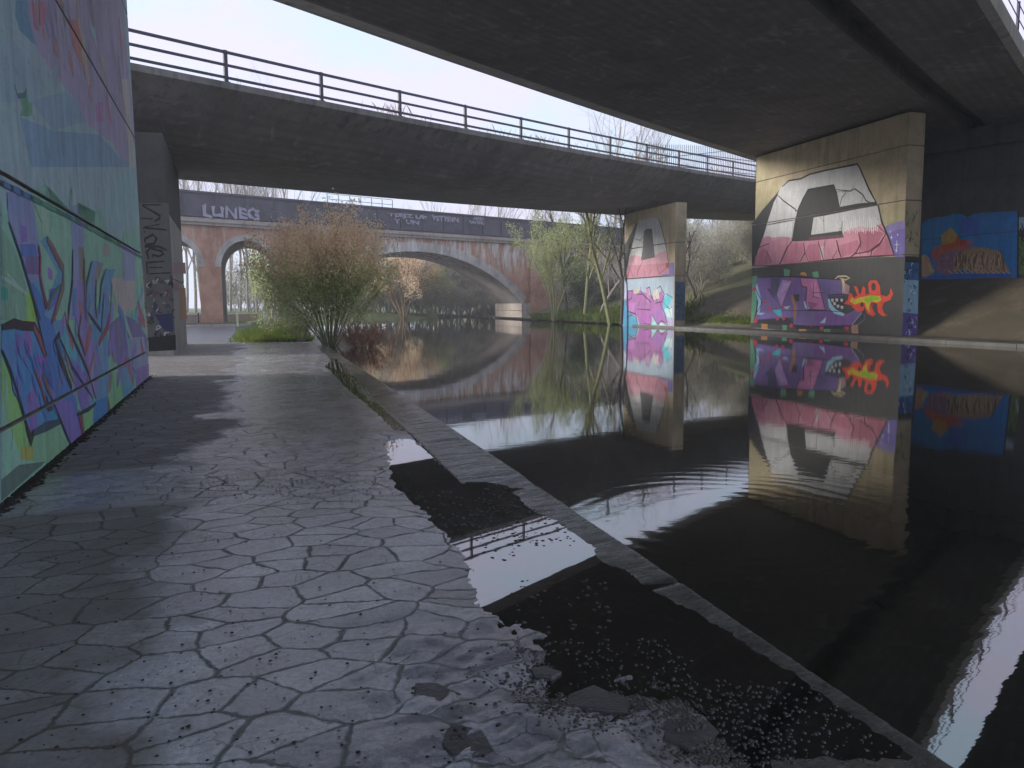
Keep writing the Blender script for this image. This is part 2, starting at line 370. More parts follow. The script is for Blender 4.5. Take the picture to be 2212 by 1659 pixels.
def pathz(X, Y):
    sd = np.minimum(sdist(X, Y, pud), sdist(X, Y, pud2))
    rag = np.where(X > xin(Y), .35, 1.)
    sd = sd + (vnoise(X, Y, 7, 1) * .05 + vnoise(X, Y, 22, 2) * .03) * rag
    z = .02 + np.clip(sd * .09, -.03, .028)
    z += vnoise(X, Y, 1.1, 5) * .008 * np.clip(sd * 3, 0, 1) + vnoise(X, Y, 30, 6) * .0035
    # broken, lifted flags in the near corner
    near = np.clip((4.2 - Y) / 1.2, 0, 1) * np.clip((X - .1) / .5, 0, 1) * np.clip((xin(Y) - X) / .1, 0, 1)
    z += near * (vnoise(X, Y, 5, 9) * .034 + vnoise(X, Y, 16, 10) * .020 + vnoise(X, Y, 45, 11) * .012)
    return z
def grid(xs_of, ys, zf):
    NX = len(xs_of(0)); X = np.array([xs_of(y) for y in ys]); Y = np.repeat(np.array(ys)[:, None], NX, 1)
    Z = zf(X, Y); vs = np.stack([X, Y, Z], -1).reshape(-1, 3)
    fs = [(j * NX + i, j * NX + i + 1, (j + 1) * NX + i + 1, (j + 1) * NX + i) for j in range(len(ys) - 1) for i in range(NX - 1)]
    return vs.tolist(), fs
ys = [-4.]
while ys[-1] < 39.5: ys.append(ys[-1] + (.12 if ys[-1] < 1.2 else max(.022, .0085 * ys[-1])))
m = MB(); m.add(*grid(lambda y: np.concatenate([np.linspace(-4.6, -2.5, 6)[:-1], np.linspace(-2.5, xin(y) - .006, 150)]), ys, pathz))
tag(m.build('path', M_paving, smooth=True), kind='structure')
def copz(X, Y):
    z = pathz(X, Y) + .004
    e = np.clip((xout(Y) - X) / .02, 0, 1); ei = np.clip((X - xin(Y)) / .012, 0, 1)
    z = z - .012 * (1 - e) ** 2 + .008 * np.exp(-((X - xin(Y) - .02) / .014) ** 2) * np.clip((Y - 4.6) / .8, -.6, 1)
    joint = np.abs((Y + 50.3) % 2.4 - 1.2)
    return z - .02 * np.exp(-(joint / .022) ** 2)
m = MB(); m.add(*grid(lambda y: np.concatenate([[xin(y), xin(y) + .008, xin(y) + .02], np.linspace(xin(y) + .03, xout(y) - .02, 34), [xout(y) - .012, xout(y) - .004, xout(y)]]), ys, copz))
n = len(ys); NXc = 40
base = len(m.v)
m.add([(xout(y), y, -.6) for y in ys], [])
m.add([], [])
m.f += [(j * NXc + NXc - 1, base + j, base + j + 1, (j + 1) * NXc + NXc - 1) for j in range(n - 1)]; m.m += [0] * (n - 1)
tag(m.build('kerb', M_coping, smooth=True), kind='structure')
m = MB(); m.add([(-1.3, .2, .02), (xout(0) - .03, .2, .02), (xout(33) - .03, 33, .02), (-1.3, 33, .02)], [(0, 1, 2, 3)])
tag(m.build('puddle', M_puddle), kind='structure')
m = MB(); m.add([(1.9, -60, 0), (26, -60, 0), (26, 60, 0), (40, 112, 0), (-30, 118, 0), (1.9, 46, 0)], [(0, 1, 2, 3, 4, 5)])
tag(m.build('river', M_water), kind='structure')
m = MB(); m.add([(-240, -120, -1.2), (300, -120, -1.2), (300, 420, -1.2), (-240, 420, -1.2)], [(0, 1, 2, 3)])
tag(m.build('river_bed', M_mud), kind='structure')

# ------------------------------------------------------------------ land
def leftz(X, Y):
    z = .045 + 0 * X
    # grass bank beside the water
    wx = 2.7 + np.maximum(Y - 40, 0) * -.02
    bank = np.exp(-((X - 1.5) / 1.4) ** 2) * np.clip((Y - 34.5) / 3, 0, 1)
    z = z + bank * .38 + vnoise(X, Y, .9, 21) * .12 * np.clip(bank * 2, 0, 1)
    z = z - np.clip((X - 2.0) / .9, 0, 1) * .9
    return z
ysl = list(np.linspace(33.5, 118, 120))
m = MB(); m.add(*grid(lambda y: np.linspace(-2.4, 3.2 - max(0, y - 62) * .02, 26), ysl, leftz)); o = m.build('riverside_ground', M_grass, smooth=True); tag(o, kind='structure')
m = MB(); m.add([(-120, 36, .052), (-.9, 36, .052), (-1.6, 60, .052), (-3.2, 118, .052), (-120, 118, .052)], [(0, 1, 2, 3, 4)])
m.add([(-120, -40, .02), (-2.6, -40, .02), (-2.6, 36.2, .02), (-120, 36.2, .02)], [(0, 1, 2, 3)])
tag(m.build('road', M_asphalt), kind='structure')
m = MB(); m.add(*grid(lambda y: np.linspace(-235, 295, 60), list(np.linspace(84, 110, 40)) + list(np.linspace(112, 415, 34)), lambda X, Y: -.5 + np.clip((Y - 87 - .35 * (X - 14) * (X < 30) + vnoise(X, Y, .3, 33) * 5) * .25, 0, .95) + np.clip((X - 20) / 30, 0, 1) * np.clip((Y - 110) / 60, 0, 1) * 5 + vnoise(X, Y, .03, 31) * 1.))
tag(m.build('far_ground', M_grass, smooth=True), kind='structure')
# right bank: ledge, paved slope, then a hillside
def rbz(X, Y):
    k = 1 - .45 * np.clip((Y - 42) / 20, 0, 1)
    ramp = np.clip((X - 26.4) / 4.6, 0, 1); s = .14 + ramp * 2.4 * k
    s = s + np.clip((X - 31) / 22, 0, 1) * 7.5 * np.clip((Y - 36) / 16, 0, 1)
    s = s + (vnoise(X, Y, 1.4, 41) * .10 + vnoise(X, Y, 4.5, 42) * .05) * np.clip((X - 26.8) / 1, 0, 1)
    return s
xs_r = np.concatenate([np.linspace(25.2, 33, 60), np.linspace(33.8, 110, 40)])
m = MB(); m.add(*grid(lambda y: xs_r, list(np.linspace(-20, 120, 190)), rbz)); sl_ = m.build('bank_slope', M_earthbank, smooth=True); tag(sl_, kind='structure')
gmat = ground_mat('bank_grass', [(.06, .05, .035), (.12, .12, .06), (.19, .19, .10)])
sl_.data.materials.append(gmat)
for p in sl_.data.polygons:
    c = p.center
    if c.y > 62 or (c.x > 32 and c.y > 36) or (c.y > 37 and 26.6 < c.x < 27.6): p.material_index = 1
m = MB()
for i in range(24):      # cast lengths of the water-level ledge
    y0 = -20 + i * 2.8
    m.box((24.2, y0 + .008, -.7), (25.9 if y0 > 46 else 26.6, y0 + 2.792, .13 - (i % 3) * .006))
tag(m.build('bank_ledge', M_ledge, bevel=.015), kind='structure')

# ------------------------------------------------------------------ road bridges
def line_off(pts, d):
    out = []
    for i, p in enumerate(pts):
        a = pts[max(i - 1, 0)]; b = pts[min(i + 1, len(pts) - 1)]
        t = Vector((b[0] - a[0], b[1] - a[1])).normalized(); out.append((p[0] + t.y * d, p[1] - t.x * d))
    return out
def loft(name, secs, mats, parent, midx=None):
    m = MB(); k = len(secs[0])
    for s in secs: m.v += [tuple(p) for p in s]
    for i in range(len(secs) - 1):
        for j in range(k):
            m.f.append((i * k + j, i * k + (j + 1) % k, (i + 1) * k + (j + 1) % k, (i + 1) * k + j)); m.m.append(midx[j] if midx else 0)
    m.f.append(tuple(range(k))[::-1]); m.m.append(0); m.f.append(tuple((len(secs) - 1) * k + j for j in range(k))); m.m.append(0)
    return m.build(name, mats, parent)
# bridge overhead: edge nearest the other bridge
e = [PZ(x, y, 9.6)[:2] for x, y in [(587, 0), (950, 126.5), (1210, 214), (1419, 283), (1627, 347)]]
e = [(e[0][0] - 24, e[0][1] - 24 * .66), (e[0][0] - 8, e[0][1] - 8 * .655)] + [tuple(p) for p in e] + [(e[-1][0] + 12, e[-1][1] + 12 * .57), (e[-1][0] + 45, e[-1][1] + 45 * .55)]
near_bridge = empty('road_bridge', (e[2][0], e[2][1], 9.6))
tag(near_bridge, 'dark concrete road bridge right overhead, with a deep joint along its underside', 'bridge')
# widths measured square to the edge
gapw = 11.0
prof = lambda d0, prs: [[(q[0], q[1], z) for (d, z) in prs for q in [line_off(e, d0 + d)[i]]] for i in range(len(e))]
def deck(name, d0, prs, mats, midx, parent): return loft(name, prof(d0, prs), mats, parent, midx)
deck('deck_slab', 0, [(0, 9.6), (0, 10.1), (gapw, 10.1), (gapw, 9.42), (1.25, 9.35), (1.1, 9.38), (.14, 9.6)], [M_soffit, M_pierg], [1, 0, 0, 0, 0, 1, 1], near_bridge)  # edge chamfer in a paler concrete, its side light put into the colour
deck('joint_cover', gapw + .003, [(0, 9.98), (0, 10.09), (.84, 10.09), (.84, 9.98)], M_dark, None, near_bridge)
deck('side_slab', gapw + .85, [(0, 9.45), (0, 10.1), (2.5, 10.1), (2.5, 9.52)], [M_soffit, M_fascia], [0, 0, 1, 0], near_bridge)
deck('edge_beam', gapw + 3.352, [(0, 9.50), (0, 10.12), (.24, 10.12), (.24, 9.60)], M_pierg, None, near_bridge)
deck('edge_beam', -.303, [(0, 9.9), (0, 10.3), (.3, 10.3), (.3, 9.8)], M_fascia, None, near_bridge)
# its railing, showing in the top right corner of the view and upside down in the river
nr = empty('railing', (20, 17, 10.1)); nr.parent = near_bridge; nr.matrix_parent_inverse = near_bridge.matrix_basis.inverted()
er = [Vector((*p_, 0)) for p_ in line_off(e, gapw + 3.47)]
for hz in (10.3, 10.7, 11.15):
    m = MB()
    for a, b in zip(er[:-1], er[1:]): m.beam(a + Vector((0, 0, hz)), b + Vector((0, 0, hz)), .025, .025)
    m.build('rail', M_rail, nr)
for k_ in range(14):
    X = -14 + k_ * 4.2; i_ = [i for i in range(len(er) - 1) if er[i].x <= X <= er[i + 1].x]
    if not i_: continue
    a, b = er[i_[0]], er[i_[0] + 1]; p_ = a.lerp(b, (X - a.x) / (b.x - a.x)); m = MB(); m.beam(p_ + Vector((0, 0, 10.1)), p_ + Vector((0, 0, 11.2)), .07, .07); m.build('post', M_rail, nr)
# next bridge along, behind the photographer; it shows only as a reflection in the river
e3 = [PZ(2075, 1659, -9.6), PZ(2212, 1400, -9.6)]
e3 = [(p.x, p.y) for p in e3]; t3 = Vector((e3[1][0] - e3[0][0], e3[1][1] - e3[0][1])).normalized()
e3 = [(e3[0][0] - t3.x * 30, e3[0][1] - t3.y * 30), e3[0], e3[1], (e3[1][0] + t3.x * 40, e3[1][1] + t3.y * 40)]
third = empty('road_bridge', (e3[1][0], e3[1][1], 9.6))
tag(third, 'concrete road bridge behind the viewer, mirrored in the near corner of the river', 'bridge')
secs = [[(q[0], q[1], z) for (d, z) in [(0, 9.6), (0, 11.2), (9, 11.2), (9, 9.6)] for q in [line_off(e3, d)[i]]] for i in range(4)]
loft('deck_slab', secs, M_soffit, third)

# bridge with the railing
tx = [(120, 98), (200, 117), (275, 134.4), (385, 157.5), (494, 180), (600, 200), (706, 219), (872, 250), (1010, 280), (1125, 300), (1225, 319), (1310, 334), (1388, 347), (1457, 358), (1540, 373), (1622, 386), (1760, 408), (1900, 432)]
ft = [PD(x, y, 54270. / (2590 - x)) for x, y in tx]
def fit_line(pts):
    X = np.array([p.x for p in pts]); Y = np.array([p.y for p in pts]); a, b_ = np.polyfit(X, Y, 1)
    return a, b_
fa, fb = fit_line(ft[2:-2]); fdir = Vector((1, fa, 0)).normalized(); fn = Vector((-fdir.y, fdir.x, 0))
ft = [PP(x, y, (0, fb, 0), fn) for x, y in tx]
def fz(X): return float(np.interp(X, [p.x for p in ft], np.polyval(np.polyfit([p.x for p in ft[:16]], [p.z for p in ft[:16]], 2), [p.x for p in ft])))
ft = [Vector((p.x, fa * p.x + fb, fz(p.x))) for p in ft]
print('far deck dir', fdir, 'z', [round(p.z, 2) for p in ft])
far_bridge = empty('road_bridge', tuple(ft[4]))
tag(far_bridge, 'concrete road bridge with three-rail steel railing crossing the river beyond the gap of sky', 'bridge')
FW = 8.2
fp = [(0, 0), (0, -.22), (.6, -.75), (1.3, -1.3), (2.2, -1.85), (3.2, -2.12), (FW - .2, -2.15), (FW, -1.9), (FW, 0), (FW - .3, .0), (FW - .3, -.25), (.35, -.25), (.35, 0)]
loft('deck_slab', [[p + fn * d + Vector((0, 0, z)) for d, z in fp] for p in ft], [M_soffit, M_fascia], far_bridge, [1, 1, 0, 0, 0, 0, 0, 1, 1, 1, 0, 0, 1])
rail = MB(); o_r = Vector((0, 0, 0)) + fn * .12
postx = [275 - 190, 275, 487, 697, 867, 1005, 1121, 1221, 1310, 1385, 1454, 1515, 1571, 1621, 1668, 1710, 1748]
def on_far(x):
    y = np.interp(x, [q[0] for q in tx], [q[1] for q in tx]); p = PP(x, y, ft[4], fn)
    return Vector((p.x, fa * p.x + fb, fz(p.x))) + o_r
X0 = on_far(497).x; X1 = on_far(1012).x; stp = (X1 - X0) / 3
rl = empty('railing', tuple(ft[4])); rl.parent = far_bridge; rl.matrix_parent_inverse = far_bridge.matrix_basis.inverted()
for k_, (hz, hh) in enumerate(((1.0, .095), (.58, .085), (.17, .085))):
    m = MB(); pr = [p + o_r + Vector((0, 0, hz)) for p in ft]
    for a, b in zip(pr[:-1], pr[1:]): m.beam(a - fdir * .001, b, .05, hh)
    m.build('rail', M_rail, rl)
for k_ in range(-3, 13):
    X = X0 + stp * k_
    if X > ft[-1].x: break
    p = Vector((X, fa * X + fb, fz(X))) + o_r
    m = MB(); m.beam(p + Vector((0, 0, -.05)), p + Vector((0, 0, 1.06)), .08, .13, upv=fdir)
    m.beam(p + Vector((0, 0, .0)), p + Vector((0, 0, .03)), .2, .2, upv=fdir); m.build('post', M_rail, rl)

# ------------------------------------------------------------------ piers and walls (stacked cast lifts with shadow joints)
def pier(name, a, b, thick, zs, mat, label, cat='pier', side=1, tops=None, mats=None, endm=None):
    """a,b: ends of the visible long face (plan); thick: depth away from it; zs: joint heights"""
    a = Vector((a[0], a[1], 0)); b = Vector((b[0], b[1], 0)); d = (b - a).normalized(); n = Vector((d.y, -d.x, 0)) * side
    root = empty(name, (a.x, a.y, zs[0])); tag(root, label, cat)
    J = .035
    for i in range(len(zs) - 1):
        z0 = zs[i] + (J / 2 if i else 0); z1 = zs[i + 1] - (J / 2 if i < len(zs) - 2 else 0)
        q = [a, b, b + n * thick, a + n * thick]; m = MB()
        if side < 0: q = q[::-1]
        zt = [z1] * 4
        if i == len(zs) - 2 and tops: zt = [tops(p) for p in q]
        m.hexa([p + Vector((0, 0, z0)) for p in q] + [p + Vector((0, 0, t_)) for p, t_ in zip(q, zt)])
        o = m.build('panel', mats[i] if mats else mat, root, bevel=.012)
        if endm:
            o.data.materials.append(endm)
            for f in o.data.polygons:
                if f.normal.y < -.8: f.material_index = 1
    m = MB(); i_ = .03
    q = [a + d * i_ + n * i_, b - d * i_ + n * i_, b - d * i_ + n * (thick - i_), a + d * i_ + n * (thick - i_)]
    if side < 0: q = q[::-1]
    m.hexa([p + Vector((0, 0, zs[0] + .05)) for p in q] + [p + Vector((0, 0, zs[-1] - .05)) for p in q])
    m.build('core', M_dark, root)
    return root, a, d, n
# left abutment wall
LA = Vector((-2.0, 6.92, 0)); LB = Vector((-2.36, 18.64, 0)); Ld = (LB - LA).normalized()
LA0 = LA - Ld * 13
wall_l, *_ = pier('abutment_wall', LA0, LB, 1.3, [-.2, .62, 2.74, 5.2, 7.7, 9.42], M_pierg, 'tall concrete wall on the left, painted with blue and purple letters over green', 'wall', side=-1)
LN = Vector((Ld.y, -Ld.x, 0))     # faces the river
# pier of the railing bridge on the path
def zsof(X, off): return fz(X - fn.x * off) - 2.12
FLa = Vector((-2.56, 26.44, 0)); FLb = Vector((-2.80, 34.2, 0))
zl = min(zsof(-3.0, 3), 7.2); print('left pier soffit', zl, 'near z', fz(-2.5) )
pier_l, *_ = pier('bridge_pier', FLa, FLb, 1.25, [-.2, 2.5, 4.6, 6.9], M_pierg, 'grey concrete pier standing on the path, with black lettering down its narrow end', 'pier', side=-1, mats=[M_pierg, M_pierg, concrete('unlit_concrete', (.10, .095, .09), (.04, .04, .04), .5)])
FLn = Vector(((FLb - FLa).normalized().y, -(FLb - FLa).normalized().x, 0))
# river piers on the right bank
PNX = 25.6; XN = Vector((-1, 0, 0))
pa = PP(1625, 712, (PNX, 0, 0), XN); pb = PP(1943, 727, (PNX, 0, 0), XN)
print('near pier', pa, pb, PP(1629, 335, (PNX, 0, 0), XN), PP(1962, 247, (PNX, 0, 0), XN))
j1 = PP(1800, 352.5, (PNX, 0, 0), XN).z; j2 = PP(1929, 436.5, (PNX, 0, 0), XN).z; j3 = PP(1930, 552, (PNX, 0, 0), XN).z
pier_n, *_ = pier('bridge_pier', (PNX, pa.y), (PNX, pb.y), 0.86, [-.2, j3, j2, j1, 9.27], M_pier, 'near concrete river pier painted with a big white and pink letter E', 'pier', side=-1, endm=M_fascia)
PFX = 24.75
fa_ = PP(1348, 706, (PFX, 0, 0), XN); fb_ = PP(1456, 707, (PFX, 0, 0), XN)
print('far pier', fa_, fb_, PP(1350, 462, (PFX, 0, 0), XN), PP(1476, 440, (PFX, 0, 0), XN), 'soffit', zsof(25, 2), zsof(25, 6))
jf = PP(1400, 600, (PFX, 0, 0), XN).z; jf2 = PP(1440, 526, (PFX, 0, 0), XN).z
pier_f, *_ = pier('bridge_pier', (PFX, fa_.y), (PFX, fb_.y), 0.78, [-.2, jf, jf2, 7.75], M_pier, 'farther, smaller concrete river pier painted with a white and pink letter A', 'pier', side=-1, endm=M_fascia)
# wall behind the near pier, above the slope
MA = Vector((31.3, 29.7, 0)); MBp = Vector((32.8, 25.96, 0)); Md = (MBp - MA).normalized(); Mn = Vector((-Md.y, Md.x, 0))
if Mn.x > 0: Mn = -Mn
wall_r, *_ = pier('abutment_wall', MA - Md * 7, MBp + Md * 8.5, .8, [1.2, 4.6, 7.2, 8.6], M_dark, 'dark concrete wall at the top of the slope on the right, with a blue mural', 'wall', side=-1)
m = MB(); a_ = MA - Md * 7 + Mn * .5; b_ = MBp + Md * 8.5 + Mn * .5
q = [a_, b_, b_ - Mn * 3.5, a_ - Mn * 3.5]
m.hexa([p + Vector((0, 0, 8.6)) for p in q] + [p + Vector((0, 0, 9.44)) for p in q]); m.build('bearing_shelf', M_dark, wall_r)

# ------------------------------------------------------------------ railway viaduct
VO = Vector((-3.3, 64.2, 0)); VT = Vector((.923, .384, 0)); VS = Vector((0, 1, 0)); VW = 8.8
def VP(t, v, z): return VO + VT * t + VS * v + Vector((0, 0, z))
viad = empty('railway_viaduct', tuple(VP(-.05, 0, 0))); tag(viad, 'red brick railway viaduct with one wide arch over the river and a dark graffitied parapet', 'viaduct')
BC, BH, BR_, BZ = 19.3, 12.9, 19.43, 6.5
arches = [(2.95 - 6 * k, 2.15, 4.6, 0) for k in range(0, 8)] + [(40.2 + 6.2 * k, 2.15, 4.65, 0) for k in range(5)]
def big(t): return BZ - BR_ + math.sqrt(BR_ ** 2 - (t - BC) ** 2)
ts = set([-46., 70.])
for c, h, zz, _ in arches:
    for i in range(19): ts.add(c - h * math.cos(math.pi * i / 18))
for i in range(41): ts.add(BC - BH + 2 * BH * i / 40)
ts = sorted(ts)
def zb(t0, t1, t):
    mid = (t0 + t1) / 2
    for c, h, zz, _ in arches:
        if abs(mid - c) < h: return zz + math.sqrt(max(0, h * h - (t - c) ** 2))
    if abs(mid - BC) < BH: return big(t)
    return -.6
wal = MB(); bar = MB(); CT = 7.75
for t0, t1 in zip(ts[:-1], ts[1:]):
    za, zb_ = zb(t0, t1, t0), zb(t0, t1, t1)
    wal.add([VP(t0, 0, za), VP(t1, 0, zb_), VP(t1, 0, CT), VP(t0, 0, CT)], [(0, 1, 2, 3)])
    wal.add([VP(t0, VW, za), VP(t1, VW, zb_), VP(t1, VW, CT), VP(t0, VW, CT)], [(3, 2, 1, 0)])
    wal.add([VP(t0, 0, CT), VP(t1, 0, CT), VP(t1, VW, CT), VP(t0, VW, CT)], [(0, 1, 2, 3)])
def barrel(c, h, hz, fz_):
    bar = MB()
    for i in range(24):
        t0, t1 = (c - h * math.cos(math.pi * (i + d_) / 24) for d_ in (0, 1)); bar.add([VP(t0, 0, fz_(t0)), VP(t1, 0, fz_(t1)), VP(t1, VW, fz_(t1)), VP(t0, VW, fz_(t0))], [(3, 2, 1, 0)])
    for s in (-1, 1): bar.add([VP(c + s * h, 0, -.6), VP(c + s * h, VW, -.6), VP(c + s * h, VW, hz), VP(c + s * h, 0, hz)], [(0, 1, 2, 3)])
    bar.build('arch_barrel', M_bluebrick, viad)
for c, h, zz, _ in arches: barrel(c, h, zz, lambda t: zz + math.sqrt(max(0, h * h - (t - c) ** 2)) + .002)
barrel(BC, BH, big(BC + BH), lambda t: big(min(max(t, BC - BH), BC + BH)) + .002)
for c, h, zz, _ in []:
    for s in (-1, 1):
        q = [VP(c + s * h, 0, -.6), VP(c + s * h, VW, -.6), VP(c + s * h, VW, zz), VP(c + s * h, 0, zz)]; bar.add(q, [(0, 1, 2, 3)])
wal.build('brick_wall', M_brick, viad)
def ring(pts, wd, v0, name, mat):
    m = MB(); k = len(pts)
    for (t, z, nt, nz_) in pts: m.v += [tuple(VP(t, v0, z)), tuple(VP(t + nt * wd, v0, z + nz_ * wd)), tuple(VP(t + nt * wd, .3, z + nz_ * wd)), tuple(VP(t, .3, z))]
    for i in range(k - 1):
        for j in range(4): m.f.append((i * 4 + j, i * 4 + (j + 1) % 4, (i + 1) * 4 + (j + 1) % 4, (i + 1) * 4 + j)); m.m.append(0)
    m.build(name, mat, viad)
al = math.asin(BH / BR_)
M_ring = brick_mat('ring_brick', (.42, .38, .35), (.48, .40, .36), (.5, .48, .45), 1.)
ring([(BC + BR_ * math.sin(a), BZ - BR_ + BR_ * math.cos(a) + .01, math.sin(a), math.cos(a)) for a in np.linspace(-al, al, 50)], .85, -.12, 'arch_ring', M_ring)
for c, h, zz, _ in arches: ring([(c - h * math.cos(a), zz + h * math.sin(a) + .004, -math.cos(a), math.sin(a)) for a in np.linspace(0, math.pi, 20)], .45, -.05, 'arch_ring', M_ring)
m = MB()      # stone springer block on the river side, with courses
def blk(m, t0, t1, v0, v1, z0, z1): m.hexa([VP(t0, v0, z0), VP(t1, v0, z0), VP(t1, v1, z0), VP(t0, v1, z0), VP(t0, v0, z1), VP(t1, v0, z1), VP(t1, v1, z1), VP(t0, v1, z1)])
for i in range(3): blk(m, BC + BH - .25, BC + BH + 1.5, -.35, VW + .3, -.6 + i * .75, -.6 + i * .75 + .72)
m.build('springer', M_stone, viad, bevel=.03); m = MB()
for i in range(3): blk(m, BC - BH - 1.5, BC - BH + .25, -.35, VW + .3, -.6 + i * .75, -.6 + i * .75 + .72)
m.build('springer', M_stone, viad, bevel=.03)
m = MB()      # buttress strips
for t in (33.2, 36.9): blk(m, t, t + .9, -.4, .1, -.4, 7.7)
m.build('buttress', M_brick, viad)
m = MB(); blk(m, -46, 70, -.28, VW + .28, CT, CT + .22); blk(m, -46, 70, -.4, VW + .4, CT + .222, CT + .42); blk(m, -46, 70, -.16, VW + .16, CT + .422, CT + .55)
m.build('cornice', M_stone, viad)
m = MB(); blk(m, -46, 70, -.05, .05, 8.3, 10.15); blk(m, -46, 70, -.2, .2, 10.152, 10.3); blk(m, -46, 70, -.18, -.052, 8.4, 8.5)
for i in range(48): blk(m, -45 + i * 2.4, -45 + i * 2.4 + .1, -.16, -.053, 8.502, 10.15)
m.build('parapet', M_girder, viad)
m = MB(); blk(m, -46, 70, VW - .05, VW + .05, 8.3, 10.15); m.build('parapet', M_girder, viad)
m = MB()
for i in range(7): a = VP(10.2 + i * 1.1, 1.2, 10.2); m.beam(a - Vector((0, 0, 1)), a + Vector((0, 0, 1.0)), .05, .05)
for z in (10.75, 11.2): m.beam(VP(10.2, 1.2, z), VP(16.8, 1.2, z), .04, .04)
m.build('handrail', M_rail, viad)
M_wp = paint('b4aec4', .75)
def text_on(txt, x0, x1, y0, y1, v=-.19):
    cu = bpy.data.curves.new('graffiti', 'FONT'); cu.body = txt; cu.size = 1; cu.offset = .035; cu.extrude = .006
    o = bpy.data.objects.new('tmp', cu); COL.objects.link(o)
    dg = bpy.context.evaluated_depsgraph_get(); me = bpy.data.meshes.new_from_object(o.evaluated_get(dg)); bpy.data.objects.remove(o)
    xs = [q.co.x for q in me.vertices]; ysx = [q.co.y for q in me.vertices]
    nn = Vector((VT.y, -VT.x, 0)); P = VP(0, v, 0)
    a = PP(x0, (y0 + y1) / 2, P, nn); b = PP(x1, (y0 + y1) / 2, P, nn); zt = PP(x0, y0, P, nn).z; zl_ = PP(x0, y1, P, nn).z
    w_ = (b - a).dot(VT)
    for q in me.vertices:
        fx = (q.co.x - min(xs)) / (max(xs) - min(xs)); fy = (q.co.y - min(ysx)) / (max(ysx) - min(ysx))
        wob = .10 * math.sin(fx * 31) + .05 * math.sin(fx * 67 + fy * 5); fx += .012 * math.sin(fy * 6 + fx * 40)
        p = Vector((a.x, a.y, 0)) + VT * (fx * w_) - nn * 0 + nn * (q.co.z + .004); p.z = zl_ + (zt - zl_) * (fy + wob)
        q.co = p
    me.materials.append(M_wp); o = bpy.data.objects.new('graffiti', me); COL.objects.link(o); o.parent = viad; o.matrix_parent_inverse = viad.matrix_basis.inverted()
text_on('LUNEG', 438, 560, 442, 467)
text_on('TEEJZ UP', 838, 922, 459, 470); text_on('Y  UN', 850, 905, 472, 481)
text_on('YETTEIIN', 932, 990, 465, 476); text_on('AIRST', 1022, 1046, 468, 475); text_on('PANTINU', 1014, 1046, 476, 483)
# ------------------------------------------------------------------ murals (flat paint on the walls they belong to)
def zclip(q, z, sg):
    out = []
    for i, a in enumerate(q):
        b = q[(i + 1) % len(q)]; da = (a.z - z) * sg; db = (b.z - z) * sg
        if da >= 0: out.append(a)
        if (da >= 0) != (db >= 0): out.append(a.lerp(b, da / (da - db)))
    return out
def bands(zs, j=.0225): return [(a + j, b - j) for a, b in zip([-5] + zs, zs + [50])]
class Mural:
    """coats of paint 1 mm apart on a wall plane; outlines are surveyed on the wall"""
    def __init__(s, name, P, N, cr, gain=1., parent=None, lift=.004, bands=None, soft=0):
        s.bands = bands; s.soft = soft
        s.name, s.P, s.N, s.cr, s.gain, s.parent = name, Vector(P), Vector(N).normalized(), cr, gain, parent
        s.k = 0; s.mb = MB(); s.mats = []; s.lift = lift
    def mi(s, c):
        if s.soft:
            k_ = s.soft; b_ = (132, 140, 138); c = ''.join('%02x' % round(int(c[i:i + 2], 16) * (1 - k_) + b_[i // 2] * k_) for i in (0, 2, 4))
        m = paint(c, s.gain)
        if m not in s.mats: s.mats.append(m)
        return s.mats.index(m)
    def on(s, pts):
        return [PP(x, y, s.P, s.N) for x, y in s.cr(pts)]
    def poly(s, c, pts, world=None):
        q = world or s.on(pts); s.k += 1; off = s.N * (s.lift + s.k * .00006)
        if len(q) < 3: return
        for b0, b1 in (s.bands or [(-9, 99)]): s._fill(c, zclip(zclip(q, b0, 1), b1, -1), off)
    def _fill(s, c, q, off):
        if len(q) < 3: return
        tri = tessellate_polygon([q]); n0 = len(s.mb.v)
        s.mb.v += [tuple(p + off) for p in q]; mi = s.mi(c)
        for a, b, d in tri:
            nn = (q[b] - q[a]).cross(q[d] - q[a])
            s.mb.f.append((n0 + a, n0 + b, n0 + d) if nn.dot(s.N) > 0 else (n0 + a, n0 + d, n0 + b)); s.mb.m.append(mi)
    def line(s, c, pts, w, close=False):
        """brush stroke of real width w (m), tapering at its ends"""
        q = s.on(pts)
        if close: q.append(q[0])
        L = []; Rr = []; k = len(q)
        for i, p in enumerate(q):
            a = q[max(0, i - 1)]; b = q[min(k - 1, i + 1)]; t = (b - a)
            if t.length < 1e-6: continue
            sd = t.normalized().cross(s.N) * w * (.5 if close or 0 < i < k - 1 else .28)
            L.append(p + sd); Rr.append(p - sd)
        s.k += 1; off = s.N * (s.lift + s.k * .00006); n0 = len(s.mb.v); n = len(L)
        for i in range(n - 1):
            for b0, b1 in (s.bands or [(-9, 99)]): s._fill(c, zclip(zclip([L[i], L[i + 1], Rr[i + 1], Rr[i]], b0, 1), b1, -1), off)
    def blob(s, c, x, y, r, ry=None, n=10):
        s.poly(c, [(x + r * math.cos(6.283 * i / n), y + (ry or r) * math.sin(6.283 * i / n)) for i in range(n)])
    def fin(s): return s.mb.build(s.name, s.mats, s.parent)

